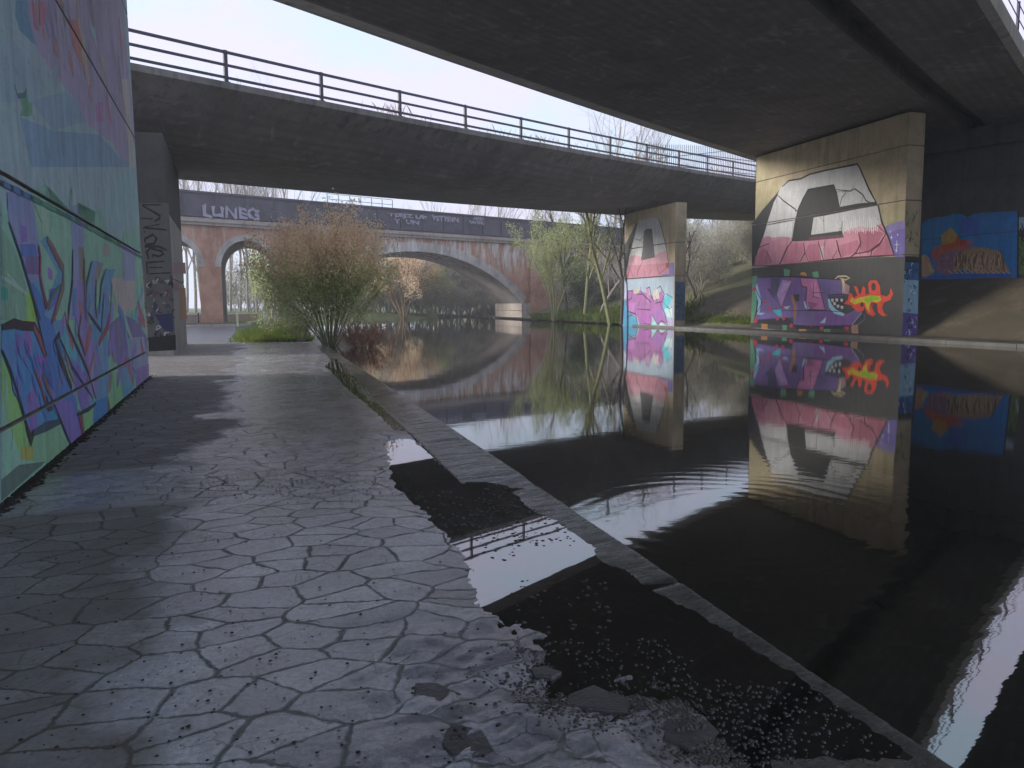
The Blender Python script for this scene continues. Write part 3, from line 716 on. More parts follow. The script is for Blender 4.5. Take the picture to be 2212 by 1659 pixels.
# --- near pier
PNc = crop(1860, 380, 3.457)
M = Mural('mural', (PNX, 0, 0), (-1, 0, 0), PNc, .9, pier_n, bands=bands([j3, j2, j1]))
M.poly('4a4947', [(70, 1003), (300, 985), (640, 950), (900, 918), (1392, 900), (1366, 1592), (58, 1535)])
M.poly('8a7fb4', [(1205, 650), (1300, 610), (1392, 590), (1390, 905), (1300, 905), (1240, 740)])
M.poly('7568ad', [(1240, 720), (1300, 680), (1391, 660), (1390, 905), (1310, 905)])
M.poly('3f3e3e', [(72, 620), (160, 500), (290, 350), (330, 300), (300, 420), (230, 600), (165, 800), (100, 985), (68, 990)])
M.poly('c4c4c3', [(320, 300), (345, 270), (390, 247), (490, 232), (520, 215), (570, 192), (700, 160), (980, 104), (1005, 145), (1050, 250), (1085, 330), (1145, 440), (1160, 500), (1190, 600), (1250, 740), (1300, 890), (900, 915), (640, 945), (300, 985), (90, 988), (120, 860), (165, 740), (205, 600), (262, 425), (290, 370)])
M.poly('d9d6d6', [(200, 640), (420, 600), (410, 740), (165, 745)])
M.poly('c98d9c', [(160, 745), (200, 725), (250, 740), (330, 730), (415, 740), (420, 770), (860, 742), (868, 690), (930, 660), (1000, 640), (1090, 655), (1150, 640), (1200, 610), (1250, 740), (1300, 890), (900, 915), (640, 945), (300, 985), (90, 988), (120, 860)])
M.poly('b97385', [(100, 900), (180, 830), (240, 960), (150, 988), (92, 988)])
M.poly('c07a8e', [(330, 950), (350, 870), (410, 790), (505, 790), (515, 860), (470, 955), (400, 965)])
M.poly('bd7689', [(530, 860), (560, 800), (640, 790), (690, 870), (680, 930), (570, 945)])
M.poly('b06a7c', [(1000, 690), (1140, 680), (1210, 700), (1150, 800), (1080, 870), (1010, 850)])
M.poly('b06b7d', [(1110, 880), (1230, 730), (1300, 885), (1120, 900)])
M.poly('b97387', [(820, 810), (980, 760), (1000, 800), (960, 870), (850, 905)])
M.poly('c9b9bf', [(650, 820), (690, 810), (690, 930), (670, 935)])
for x in range(215, 420, 22): M.line('e6e2e4', [(x, 640 + x % 5 * 8), (x - 12, 765 - x % 7 * 6)], .05)
for x in range(860, 1160, 17): M.line('e0dcdd', [(x, 545 + x % 5 * 8), (x + 8, 650 + x % 7 * 6), (x + 3, 680 + x % 4 * 9)], .05)
M.poly('3e3d3c', [(553, 325), (775, 285), (800, 350), (825, 475), (985, 445), (1138, 430), (1162, 462), (1000, 490), (690, 552), (602, 566), (580, 716), (700, 700), (848, 680), (862, 740), (600, 765), (415, 773), (440, 620), (470, 492), (512, 400)])
M.line('2b2a29', [(415, 773), (440, 620), (470, 492), (512, 400), (553, 325), (775, 285), (800, 350), (825, 475)], .07)
M.poly('6c4652', [(560, 735), (860, 715), (862, 740), (600, 765), (560, 768)])
for pts, w in [([(290, 370), (340, 420), (440, 492), (472, 522)], .06), ([(440, 492), (450, 520)], .05), ([(290, 370), (262, 425)], .08), ([(800, 325), (920, 338), (960, 318), (1030, 372), (1055, 420), (1090, 435)], .06),
               ([(890, 342), (850, 390), (825, 475)], .05), ([(805, 345), (890, 342)], .04), ([(920, 338), (952, 290)], .03), ([(1030, 372), (1020, 430)], .04), ([(690, 555), (693, 690)], .05), ([(650, 560), (690, 600)], .03),
               ([(195, 632), (300, 610), (445, 585)], .05), ([(845, 690), (850, 600)], .06), ([(820, 690), (850, 640)], .04),
               ([(330, 300), (390, 247), (490, 232), (570, 192), (700, 160), (980, 104), (1005, 145), (1085, 330), (1145, 440)], .08), ([(1162, 462), (1190, 600), (1250, 740), (1300, 890)], .09)]:
    M.line('2c2b2b', pts, w)
for pts, w in [([(415, 773), (370, 830), (320, 950), (300, 980)], .09), ([(130, 825), (220, 790)], .08), ([(195, 850), (240, 955)], .08), ([(205, 880), (185, 970)], .05), ([(515, 785), (528, 870), (480, 955)], .08), ([(528, 870), (560, 950)], .07),
               ([(640, 770), (665, 850), (690, 945)], .07), ([(700, 765), (690, 850)], .06), ([(800, 760), (820, 850), (845, 920)], .09), ([(805, 850), (760, 930)], .07), ([(990, 690), (1010, 790), (970, 870), (915, 912)], .09), ([(1010, 790), (1000, 890)], .05),
               ([(1228, 705), (1170, 800), (1105, 850), (1095, 905)], .10), ([(1170, 790), (1080, 860), (960, 880)], .07), ([(1150, 630), (1228, 705)], .07), ([(90, 985), (300, 985), (640, 945), (900, 915), (1300, 890)], .08)]:
    M.line('5a2a38', pts, w)
for x, y, l in [(1322, 800, 34), (1275, 738, 18), (1330, 715, 10), (1262, 690, 8), (1318, 850, 16)]:
    M.line('e8e4f4', [(x, y - l), (x, y + l)], .05); M.line('e8e4f4', [(x - l * .6, y), (x + l * .6, y)], .04)
# lettering piece on the grey band
M.poly('5f9a78', [(75, 1075), (115, 1070), (125, 1200), (110, 1300), (100, 1470), (60, 1480)]); M.poly('5f9a78', [(345, 1010), (400, 1020), (390, 1085), (350, 1085)])
M.poly('5f9a78', [(590, 1040), (640, 1030), (650, 1085), (600, 1085)]); M.poly('62a07c', [(700, 1480), (760, 1470), (745, 1560), (690, 1560)]); M.poly('5f9a78', [(330, 1480), (380, 1480), (370, 1540), (335, 1540)])
M.poly('c08a52', [(150, 1480), (205, 1480), (205, 1535), (155, 1535)]); M.poly('b08a72', [(925, 1500), (985, 1490), (990, 1580), (935, 1580)]); M.poly('c9955c', [(470, 1500), (540, 1500), (540, 1560), (480, 1560)])
M.poly('31303a', [(90, 1440), (110, 1330), (150, 1330), (500, 1500), (460, 1530), (420, 1500), (90, 1480)]); M.poly('2c2b33', [(430, 1490), (860, 1500), (850, 1530), (450, 1530)])
M.poly('79659c', [(112, 1085), (240, 1078), (390, 1076), (420, 1085), (840, 1105), (866, 1225), (722, 1236), (745, 1310), (800, 1375), (868, 1412), (1000, 1345), (1022, 1388), (930, 1502), (600, 1504), (430, 1492), (425, 1430), (90, 1450), (105, 1400), (160, 1300), (130, 1240), (92, 1165)])
M.poly('8264a4', [(125, 1120), (235, 1110), (260, 1230), (210, 1290), (160, 1200)]); M.poly('846cae', [(160, 1400), (330, 1380), (400, 1330), (400, 1420), (120, 1440)])
M.poly('6f5f96', [(640, 1110), (760, 1110), (740, 1230), (700, 1240)]); M.poly('80589c', [(660, 1380), (900, 1400), (960, 1440), (910, 1495), (620, 1495), (600, 1420)])
M.poly('56506e', [(240, 1085), (312, 1090), (290, 1230), (262, 1260), (205, 1180), (240, 1190)])
M.poly('b48fc8', [(335, 1105), (416, 1118), (370, 1230), (322, 1345), (285, 1235), (300, 1180)]); M.poly('c8a4d8', [(345, 1130), (400, 1130), (360, 1200), (310, 1220)])
M.poly('7e5f9e', [(416, 1118), (500, 1095), (545, 1170), (530, 1330), (460, 1200), (400, 1240), (330, 1345)])
M.poly('3f3c42', [(428, 1232), (478, 1228), (480, 1290), (440, 1290)]); M.poly('b07a5c', [(405, 1238), (430, 1240), (455, 1330), (450, 1440), (432, 1440), (425, 1330)])
M.poly('c678a8', [(488, 1092), (636, 1100), (655, 1180), (705, 1365), (556, 1362), (535, 1290), (545, 1170), (500, 1160)]); M.poly('d58cb8', [(575, 1130), (625, 1130), (660, 1260), (600, 1250)])
M.poly('a05a86', [(555, 1290), (640, 1310), (600, 1355), (560, 1355)])
M.poly('a9c8e8', [(515, 1290), (535, 1290), (570, 1362), (530, 1350)]); M.poly('4fc0c8', [(248, 1368), (322, 1360), (326, 1425), (290, 1410)]); M.poly('9cc4ea', [(95, 1180), (115, 1130), (150, 1280), (135, 1390), (190, 1390), (140, 1410), (110, 1400), (125, 1300)])
M.poly('a9cdef', [(340, 1340), (400, 1330), (375, 1360)]); M.poly('d84a5a', [(325, 1320), (372, 1330), (340, 1345)]); M.poly('b6c8ea', [(655, 1478), (712, 1425), (700, 1480)])
for x, y, r in [(100, 1455, 20), (90, 1185, 16), (290, 1440, 14), (345, 1438, 14), (180, 1300, 14), (225, 1352, 14), (672, 1520, 17), (890, 1522, 18), (400, 1098, 13), (410, 1500, 16), (580, 1500, 12)]: M.blob('c9384e', x, y, r, r * 1.2)
M.poly('c88a4c', [(485, 1062), (495, 1040), (515, 1035), (540, 1048), (545, 1072)]); M.line('d9c6a0', [(842, 1100), (858, 1120), (862, 1230)], .20); M.line('d9c6a0', [(780, 1105), (815, 1075), (880, 1072), (915, 1090), (880, 1105), (830, 1092)], .07)
M.poly('2b2b30', [(740, 1262), (872, 1258), (868, 1362), (805, 1345), (760, 1300)])
for x, y in [(752, 1268), (790, 1266), (832, 1268), (770, 1298), (800, 1320), (835, 1330)]: M.poly('d4d0d0', [(x, y), (x + 26, y), (x + 24, y + 26), (x + 6, y + 26)])
M.line('a5d2e6', [(732, 1270), (748, 1330), (790, 1380), (868, 1408)], .22); M.line('5b4f7c', [(735, 1242), (868, 1238)], .18)
M.poly('b08f98', [(872, 1130), (915, 1160), (905, 1230), (868, 1225)])
M.poly('e8503a', [(862, 1312), (900, 1275), (912, 1215), (936, 1225), (950, 1258), (982, 1240), (952, 1160), (975, 1160), (1008, 1230), (1030, 1155), (1052, 1180), (1050, 1232), (1086, 1225), (1074, 1140), (1095, 1108), (1150, 1110), (1178, 1160), (1182, 1232), (1235, 1250), (1262, 1225), (1270, 1172), (1290, 1225), (1268, 1278), (1212, 1298), (1195, 1345), (1215, 1395), (1246, 1412), (1195, 1418), (1160, 1385), (1150, 1310), (1118, 1300), (1108, 1350), (1142, 1400), (1118, 1422), (1070, 1400), (1040, 1335), (1036, 1372), (985, 1382), (945, 1350), (925, 1322)])
M.poly('d8c22c', [(915, 1290), (935, 1255), (960, 1275), (1005, 1255), (1050, 1250), (1095, 1240), (1175, 1245), (1190, 1280), (1150, 1300), (1100, 1290), (1080, 1350), (1100, 1395), (1060, 1350), (1045, 1300), (990, 1305), (960, 1320)])
M.poly('97c422', [(1035, 1265), (1110, 1240), (1170, 1252), (1175, 1280), (1115, 1285), (1080, 1310), (1050, 1290)])
M.blob('3a3232', 1022, 1318, 14, 22); M.blob('43403f', 1122, 1165, 20, 36); M.blob('43403f', 1004, 1198, 14, 28); M.blob('a03a30', 1110, 1320, 12, 20)
for pts, w in [([(112, 1085), (240, 1078), (430, 1078), (840, 1105)], .07), ([(92, 1165), (160, 1300), (105, 1400), (90, 1450)], .06), ([(416, 1118), (370, 1230), (322, 1345), (285, 1235)], .05), ([(488, 1092), (500, 1160), (545, 1170), (535, 1290), (556, 1362), (705, 1365), (636, 1100)], .06),
               ([(240, 1085), (235, 1190), (205, 1180), (285, 1290)], .05), ([(605, 1130), (600, 1250), (650, 1260)], .05), ([(840, 1105), (866, 1225), (722, 1236)], .05), ([(430, 1504), (930, 1502), (1022, 1388)], .06), ([(330, 1370), (700, 1372), (860, 1380)], .04), ([(590, 1215), (700, 1218)], .05)]:
    M.line('2c2440', pts, w)
M.line('c2b4e2', [(935, 1495), (1020, 1390)], .05); M.line('8d8a92', [(1040, 1400), (1050, 1440), (1010, 1475), (975, 1500)], .03); M.line('b9b4b0', [(90, 1520), (300, 1540), (700, 1560), (1000, 1578), (1340, 1592)], .03)
M.fin()
# narrow end of the near pier: blue tags
Mn_ = Mural('mural', (PNX, pb.y, 0), (0, -1, 0), PNc, 1.3, pier_n, bands=bands([j3, j2, j1]))
Mn_.poly('141416', [(1392, 900), (1512, 905), (1510, 960), (1392, 955)])
Mn_.poly('1c4a78', [(1380, 950), (1512, 960), (1508, 1110), (1374, 1100)]); Mn_.poly('7fa2b8', [(1374, 1100), (1508, 1110), (1503, 1400), (1364, 1385)]); Mn_.poly('54488c', [(1364, 1385), (1503, 1400), (1497, 1592), (1352, 1588)])
rr = random.Random(11)
for i in range(34):
    x = rr.uniform(1385, 1498); y = rr.uniform(960, 1570); c = rr.choice(['8fc0dc', '2d6ca8', '0e2238', 'c2d8e4']) if y < 1120 else rr.choice(['3a5266', 'c6dae4', '24384c']) if y < 1390 else rr.choice(['c4bce0', '17122e', '8d84c0'])
    r = rr.uniform(8, 22); Mn_.line(c, [(x + r * .7 * math.cos(a), y + r * 1.4 * math.sin(a)) for a in [rr.uniform(0, 6) + k * rr.uniform(.6, .9) for k in range(5)]], rr.uniform(.03, .07))
for i in range(16):
    x = rr.uniform(1400, 1500); y = rr.uniform(430, 900); Mn_.line('1b1b1b', [(x, y), (x + rr.uniform(-16, 16), y + 22), (x + rr.uniform(-16, 16), y + 40)], .04)
Mn_.fin()

# --- far pier
PFc = crop(1540, 500, 4.88)
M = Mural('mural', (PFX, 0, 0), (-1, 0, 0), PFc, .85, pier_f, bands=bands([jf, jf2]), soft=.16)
M.poly('5f5e5c', [(262, 262), (250, 400), (185, 640), (130, 900), (98, 960), (98, 560), (150, 470)])
M.poly('cfcfce', [(285, 255), (330, 240), (420, 225), (515, 215), (545, 300), (575, 430), (612, 560), (635, 740), (660, 918), (400, 945), (110, 962), (140, 860), (160, 700), (190, 590), (235, 400), (262, 290)])
M.poly('d9a0ae', [(168, 690), (240, 670), (300, 690), (460, 680), (540, 640), (618, 620), (635, 740), (660, 918), (400, 945), (110, 962), (140, 860)])
M.poly('c98496', [(145, 800), (640, 770), (660, 918), (400, 945), (110, 962)])
M.poly('605f5e', [(340, 390), (365, 362), (438, 355), (452, 520), (475, 700), (305, 738), (325, 600)])
M.poly('6a575c', [(310, 700), (470, 680), (475, 700), (305, 738)])
for pts, w in [([(340, 390), (365, 362), (438, 355), (452, 520), (475, 700)], .06), ([(215, 470), (290, 490), (335, 450)], .05), ([(290, 490), (325, 530)], .05), ([(190, 590), (320, 572)], .05), ([(460, 548), (600, 525)], .05), ([(515, 215), (545, 300), (612, 560), (660, 918)], .08),
               ([(180, 840), (205, 940)], .09), ([(330, 740), (270, 860), (255, 940)], .08), ([(340, 850), (360, 930)], .07), ([(430, 850), (400, 930)], .08), ([(500, 760), (520, 900)], .08), ([(600, 840), (520, 910)], .08), ([(110, 962), (400, 945), (660, 918)], .09)]:
    M.line('4b2f38', pts, w)
M.poly('c0522f', [(605, 770), (640, 765), (640, 830), (608, 835)]); M.poly('8478b8', [(650, 770), (712, 760), (712, 912), (645, 920)]); M.poly('7b6cae', [(560, 905), (712, 900), (712, 918), (560, 925)])
M.poly('aebfd0', [(98, 970), (400, 950), (712, 925), (702, 1552), (80, 1545)]); M.poly('cfd6ee', [(98, 985), (135, 985), (125, 1200), (92, 1210)])
M.poly('4a9cc8', [(88, 1240), (120, 1200), (140, 1330), (200, 1420), (240, 1540), (84, 1540)]); M.poly('4aa4cc', [(140, 1450), (190, 1410), (260, 1460), (270, 1545), (130, 1530)]); M.poly('5cc8d8', [(560, 1240), (620, 1150), (690, 1200), (640, 1300), (580, 1380)])
M.poly('b06aac', [(135, 1110), (260, 1080), (330, 1120), (460, 1180), (560, 1100), (590, 1200), (560, 1340), (600, 1420), (640, 1500), (520, 1500), (430, 1400), (430, 1545), (290, 1545), (260, 1420), (180, 1390), (120, 1270)])
M.poly('c478c4', [(140, 1240), (250, 1250), (210, 1370), (150, 1350)]); M.poly('b860b8', [(290, 1390), (420, 1390), (420, 1500), (330, 1500)]); M.poly('c888b4', [(370, 1080), (410, 1060), (400, 1260), (375, 1240)]); M.poly('a86ab8', [(450, 1400), (560, 1300), (590, 1440), (520, 1520)])
M.poly('c9c0a8', [(215, 1090), (290, 1075), (280, 1130), (220, 1150)]); M.poly('d8d0c0', [(450, 1110), (510, 1080), (530, 1200), (460, 1220)]); M.poly('c6e6e6', [(590, 1330), (680, 1300), (690, 1440), (620, 1420)]); M.poly('a8e0dc', [(440, 1480), (490, 1490), (500, 1545), (435, 1545)]); M.poly('bfe0de', [(540, 1480), (610, 1540), (530, 1548)]); M.poly('b8a8d0', [(640, 1460), (700, 1440), (700, 1550), (640, 1550)])
for pts, w in [([(135, 1110), (200, 1110), (190, 1200), (120, 1240)], .09), ([(300, 1060), (310, 1140), (340, 1150)], .08), ([(370, 1080), (410, 1060), (430, 1160), (460, 1240)], .09), ([(255, 1150), (330, 1150), (430, 1250), (420, 1340), (250, 1330)], .10), ([(500, 1080), (540, 1050), (590, 1150), (560, 1240), (480, 1260)], .09),
               ([(120, 1240), (150, 1360), (240, 1390), (270, 1540)], .09), ([(430, 1390), (430, 1540)], .10), ([(440, 1400), (510, 1520), (560, 1470), (630, 1530), (600, 1400), (540, 1250)], .10), ([(610, 1140), (690, 1190)], .08), ([(140, 1440), (190, 1400), (250, 1440)], .08), ([(300, 1200), (270, 1300)], .07), ([(360, 1170), (350, 1320)], .06), ([(580, 1250), (650, 1330), (690, 1300)], .06), ([(640, 1300), (680, 1460)], .06), ([(330, 1500), (420, 1520)], .08), ([(480, 1170), (510, 1260)], .08)]:
    M.line('2b3550' if w != .10 else '5a2f62', pts, w)
M.fin()
M = Mural('mural', (PFX, fb_.y, 0), (0, -1, 0), PFc, 1.5, pier_f)
M.poly('3b566c', [(722, 995), (842, 1000), (838, 1470), (716, 1470)])
for i in range(26):
    x = rr.uniform(730, 830); y = rr.uniform(1020, 1450); r = rr.uniform(12, 26); M.line(rr.choice(['1c2c3c', '50708a', '22384a', '6b4a80']), [(x + r * math.cos(a), y + r * math.sin(a)) for a in [rr.uniform(0, 6) + k * .8 for k in range(4)]], .06)
M.fin()

# --- blue mural on the right-hand wall
MUc = crop(2280, 500, 6.914)
M = Mural('mural', tuple(MA), tuple(Mn), MUc, 4.2, wall_r)
M.poly('1f5f95', [(165, 420), (200, 380), (290, 335), (400, 300), (600, 285), (720, 235), (860, 245), (960, 300), (1060, 240), (1500, 205), (1825, 195), (1812, 1350), (165, 1370)])
M.poly('2a6fa5', [(170, 440), (500, 330), (480, 800), (170, 900)]); M.poly('1d4c78', [(1180, 220), (1825, 200), (1815, 620), (1180, 560)]); M.poly('2d5cae', [(380, 1300), (1720, 1240), (1720, 1340), (165, 1365)]); M.poly('2b4c8c', [(840, 300), (1160, 330), (1160, 640), (840, 560)])
M.poly('1c5c96', [(1450, 700), (1720, 620), (1740, 1240), (1600, 1100)])
M.line('153a60', [(180, 690), (800, 630), (1200, 590), (1815, 545)], .05)
M.poly('7a624e', [(165, 960), (230, 940), (300, 1000), (360, 1200), (390, 1250), (240, 1330), (170, 1320)]); M.line('e4d48c', [(290, 1120), (330, 1220), (390, 1215)], .16)
M.poly('a03c56', [(330, 920), (380, 860), (380, 1080), (330, 980)]); M.poly('b05c48', [(360, 900), (400, 820), (500, 780), (560, 740), (800, 640), (830, 720), (940, 690), (940, 860), (720, 900), (600, 920), (500, 960), (400, 1030)])
M.poly('c85a30', [(500, 780), (560, 700), (760, 600), (825, 650), (820, 780), (560, 900)]); M.poly('d9a648', [(505, 610), (560, 560), (620, 520), (650, 478), (700, 500), (745, 560), (790, 620), (730, 740), (600, 760), (520, 780)])
M.poly('e6c060', [(610, 540), (700, 540), (700, 630), (620, 640)]); M.poly('b6422f', [(820, 690), (940, 680), (940, 780), (840, 800)]); M.poly('5e3e52', [(940, 680), (1050, 690), (1050, 830), (940, 860)])
M.poly('5a4050', [(390, 1060), (500, 930), (720, 870), (800, 860), (940, 870), (800, 1250), (600, 1300), (480, 1260), (390, 1190)])
M.poly('6a533e', [(720, 1010), (850, 900), (940, 860), (1060, 830), (1240, 820), (1380, 850), (1480, 860), (1580, 980), (1620, 1110), (1700, 1240), (1500, 1262), (1140, 1270), (900, 1200), (720, 1230)])
M.poly('8a6f58', [(800, 1000), (860, 1000), (1000, 1210), (940, 1210)]); M.poly('8a705a', [(1080, 1000), (1150, 990), (1160, 1230), (1090, 1230)])
for i in range(60):
    x = rr.uniform(760, 1560); M.line(rr.choice(['a58a70', '49382a', '8a7058', '3d2e24', 'b89e84']), [(x + rr.uniform(-30, 30), rr.uniform(880, 960)), (x + rr.uniform(-40, 40), rr.uniform(1000, 1080)), (x + rr.uniform(-60, 60), rr.uniform(1140, 1240))], .05)
for i in range(22):
    x = rr.uniform(420, 780); y = rr.uniform(950, 1200); M.line(rr.choice(['3a2838', '8a6a80', 'b8a0b0']), [(x, y), (x + rr.uniform(-50, 50), y + rr.uniform(10, 50))], .045)
for i in range(12):
    x = 620 + i * 90; M.line('c9b09a', [(x, 1200), (x + 60, 1262), (x + 100, 1268)], .06)
for i in range(14):
    x = rr.uniform(520, 760); y = rr.uniform(520, 740); M.line(rr.choice(['f0d890', 'b87830', 'e8a040']), [(x, y), (x + rr.uniform(-20, 20), y + 30), (x + 14, y + 40)], .045)
M.poly('15120f', [(1828, 190), (1850, 190), (1840, 1350), (1816, 1350)])
M.poly('5f6e78', [(1850, 300), (2000, 290), (2000, 500), (1850, 510)]); M.poly('3c4a2a', [(1850, 640), (2000, 630), (2000, 1280), (1845, 1290)])
for i in range(14):
    x = rr.uniform(1850, 1990); y = rr.uniform(300, 1250); M.line(rr.choice(['20231c', 'a0a0a0', '101010']), [(x, y), (x + 30, y + 60), (x - 10, y + 110), (x + 30, y + 150)], .05)
M.fin()

# --- narrow end of the left pier: black lettering over old grey paint
FLc = crop(330, 340, 2.859)
M = Mural('graffiti', tuple(FLa), tuple((FLa - FLb).normalized()), FLc, 1.5, pier_l)
M.poly('4a4a49', [(40, 478), (262, 478), (290, 1000), (312, 1500), (120, 1510), (90, 1100)])
for pts in [[(72, 492), (208, 492)], [(72, 495), (200, 570), (195, 590), (160, 612)], [(60, 588), (150, 592)], [(195, 632), (80, 655), (250, 672)], [(95, 690), (85, 680)], [(95, 765), (92, 735), (150, 705), (175, 730), (160, 770), (110, 775), (90, 790), (190, 790), (215, 800), (250, 818)],
            [(120, 880), (105, 830), (130, 800), (215, 825), (225, 845), (190, 860), (150, 850), (145, 870)], [(110, 985), (105, 905), (235, 895)], [(120, 940), (220, 940)], [(120, 985), (275, 978)]]: M.line('060606', pts, .075)
for i in range(70):
    x = rr.uniform(100, 290); y = rr.uniform(1010, 1500); x += (y - 1000) * .03; r = rr.uniform(8, 24)
    c = rr.choice(['0d0d0d', '101014', '8a8a8a']) if y < 1100 else rr.choice(['5a2434', '0d0d0d', '707070']) if y < 1190 else rr.choice(['0d0d0d', '101010', '9a9a9a', '25284c', '1f3a4c'])
    M.line(c, [(x + r * math.cos(a), y + r * math.sin(a)) for a in [rr.uniform(0, 6) + k * .9 for k in range(5)]], .04)
M.poly('1c2244', [(160, 1275), (290, 1270), (295, 1400), (230, 1390)]); M.poly('0c0c0c', [(120, 1440), (312, 1420), (314, 1530), (120, 1540)])
M.fin()
M = Mural('paint_patch', tuple(FLa), tuple(FLn), FLc, 1.1, pier_l)
M.poly('9d7a80', [(290, 905), (380, 905), (385, 985), (292, 985)]); M.poly('a87e5e', [(338, 1085), (382, 1085), (392, 1310), (342, 1315)]); M.poly('96767c', [(296, 1040), (335, 1040), (338, 1110), (298, 1110)])
M.fin()

# --- big wall on the left
L1 = crop(0, 400, 4.1475); L2 = crop(0, 700, 2.9625); L3 = crop(0, 0, 3.95)
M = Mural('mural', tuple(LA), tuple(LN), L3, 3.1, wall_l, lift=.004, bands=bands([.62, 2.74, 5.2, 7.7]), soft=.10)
g = lambda a, b: PP(a, b, LA, LN)
def quad(c, y0, y1, z0, z1):
    M.poly(c, None, world=[LA + Ld * y0 + Vector((0, 0, z0)), LA + Ld * y1 + Vector((0, 0, z0)), LA + Ld * y1 + Vector((0, 0, z1)), LA + Ld * y0 + Vector((0, 0, z1))])
quad('7c9298', -12.9, 11.9 + (LB - LA).length - 11.93, -.1, 9.4)
M.cr = lambda p: p
M.poly('8197a4', L3([(0, 330), (200, 480), (420, 760), (430, 880), (330, 1010), (0, 1010)])); M.poly('7a93a6', L3([(300, 1000), (640, 900), (760, 1010), (830, 1200), (520, 1290)])); M.poly('5f7789', L3([(190, 1150), (520, 1290), (980, 1330), (1180, 1560), (1260, 1590), (1300, 1650), (300, 1650)]))
M.poly('7c9aa0', L1([(1080, 520), (1250, 150), (1390, 100), (1430, 560), (1250, 700)]))
M.poly('8f86a2', L3([(255, 0), (1212, 0), (1260, 640), (1290, 900), (1325, 1400), (1265, 1585), (1200, 1575), (1100, 1400), (985, 1330), (830, 1195), (765, 1005), (650, 885), (570, 760), (500, 690), (400, 560), (340, 440), (290, 240)]))
M.poly('a8c2d0', L3([(0, 60), (30, 0), (130, 0), (125, 250), (105, 335), (60, 290), (10, 210)])); M.poly('4f6c80', L3([(150, 0), (258, 0), (290, 220), (350, 440), (310, 420), (185, 295), (145, 150)]))
M.poly('b4cbd8', L3([(205, 335), (250, 370), (400, 550), (470, 640), (500, 700), (560, 620), (566, 850), (480, 780), (330, 660), (240, 520)]))
M.poly('50785f', L3([(190, 950), (235, 960), (255, 880), (275, 1000), (315, 1020), (312, 1140), (255, 1150), (190, 1145), (215, 1080)])); M.line('3f5a62', L3([(135, 830), (170, 950), (240, 940), (255, 880)]), .05)
cs = ['b9aec8', '7c7690', '7d7b78', 'c8bed8', '6b6a6a', 'a06a80', '9a8e7e', '9c90b4', 'a8766e', 'd8d0e6', '6e6884']
for i in range(95):
    x = rr.uniform(280, 1240); ytop = max(0, (x - 1180) * 8) + rr.uniform(-200, 900); ymax = 240 + (x - 290) * 1.3
    yb = min(ytop + rr.uniform(150, 520), ymax); ytop = max(ytop, -60)
    if yb - ytop < 60: continue
    s_ = (yb - ytop) * rr.uniform(.06, .17)
    if x + s_ > 1195 + yb * .07: continue
    M.line(rr.choice(cs), L3([(x, ytop), (x + s_ * .4, (ytop + yb) / 2), (x + s_, yb)]), rr.uniform(.06, .22) * (1.0 if x < 700 else 1.5))
M.poly('8a5a56', L3([(700, 190), (760, 200), (800, 400), (800, 620), (760, 560), (710, 440)])); M.poly('a8707e', L3([(380, 0), (430, 20), (440, 240), (385, 250)])); M.poly('86607e', L3([(950, 1010), (1010, 1010), (1015, 1200), (950, 1200)]))
M.poly('bfe0e8', L3([(880, 215), (930, 290), (940, 410), (905, 360), (870, 260)])); M.poly('8d8a86', L3([(1195, 780), (1262, 780), (1328, 1659), (1270, 1659), (1255, 1400)]))
M.poly('a9bcc6', L1([(40, 120), (120, 30), (220, 70), (280, 170), (300, 300), (230, 330), (60, 230), (0, 180)]))
green = L1([(0, 430), (60, 520), (330, 330), (470, 250), (500, 440), (560, 470), (710, 560), (720, 300), (760, 420), (790, 640), (960, 720), (975, 530), (1050, 510), (1090, 640), (1110, 760), (1260, 820), (1290, 700), (1330, 810), (1390, 700), (1405, 560), (1458, 985)]) + L2([(1085, 450), (1101, 720), (660, 1100), (0, 1645)])
M.poly('648a78', green)
M.poly('5a7a68', L1([(0, 700), (130, 900), (260, 1300), (340, 1659), (0, 1659)])); M.poly('739a84', L1([(490, 600), (700, 640), (720, 1000), (660, 1150), (560, 900)])); M.poly('86a890', L1([(340, 450), (490, 460), (500, 760), (420, 760), (380, 620)]))
M.poly('2f7464', L1([(0, 1310), (70, 1330), (70, 1450), (0, 1460)])); M.poly('6e9a4c', L2([(180, 60), (230, 110), (275, 300), (190, 300)])); M.poly('648f52', L2([(0, 560), (60, 700), (130, 900), (180, 1100), (240, 1200), (240, 1290), (140, 1290), (60, 1100), (0, 820)]))
M.poly('5f8468', L2([(240, 1160), (420, 1080), (500, 1240), (340, 1360), (240, 1340)])); M.poly('7a7a3e', L2([(150, 1230), (240, 1240), (235, 1340), (150, 1330)])); M.poly('41524c', L2([(0, 1480), (130, 1370), (330, 1345), (120, 1530), (0, 1640)]))
M.poly('8a9a3c', L2([(150, 300), (240, 290), (240, 330), (150, 325)])); M.poly('5e8c66', L2([(810, 700), (900, 660), (900, 900), (810, 990)])); M.poly('5c8a5c', L2([(600, 990), (680, 940), (680, 1100), (620, 1170)]))
for i in range(16):
    x = rr.uniform(0, 330); y = rr.uniform(150, 1300); M.line(rr.choice(['8db49c', '9cc0a8', '4e7260', 'b0d0c0']), L2([(x, y), (x + rr.uniform(-20, 30), y + 120), (x + rr.uniform(-30, 40), y + 230)]) if y + .84 * x < 1250 else L2([(x * .3, 100), (x * .3 + 10, 300)]), .03)
M.line('a9c8bc', L1([(0, 1210), (150, 1300), (270, 1390)]), .05); M.line('a9c8bc', L2([(35, 720), (45, 1400)]), .04); M.line('9cc0b0', L1([(250, 1390), (60, 1180)]), .04)
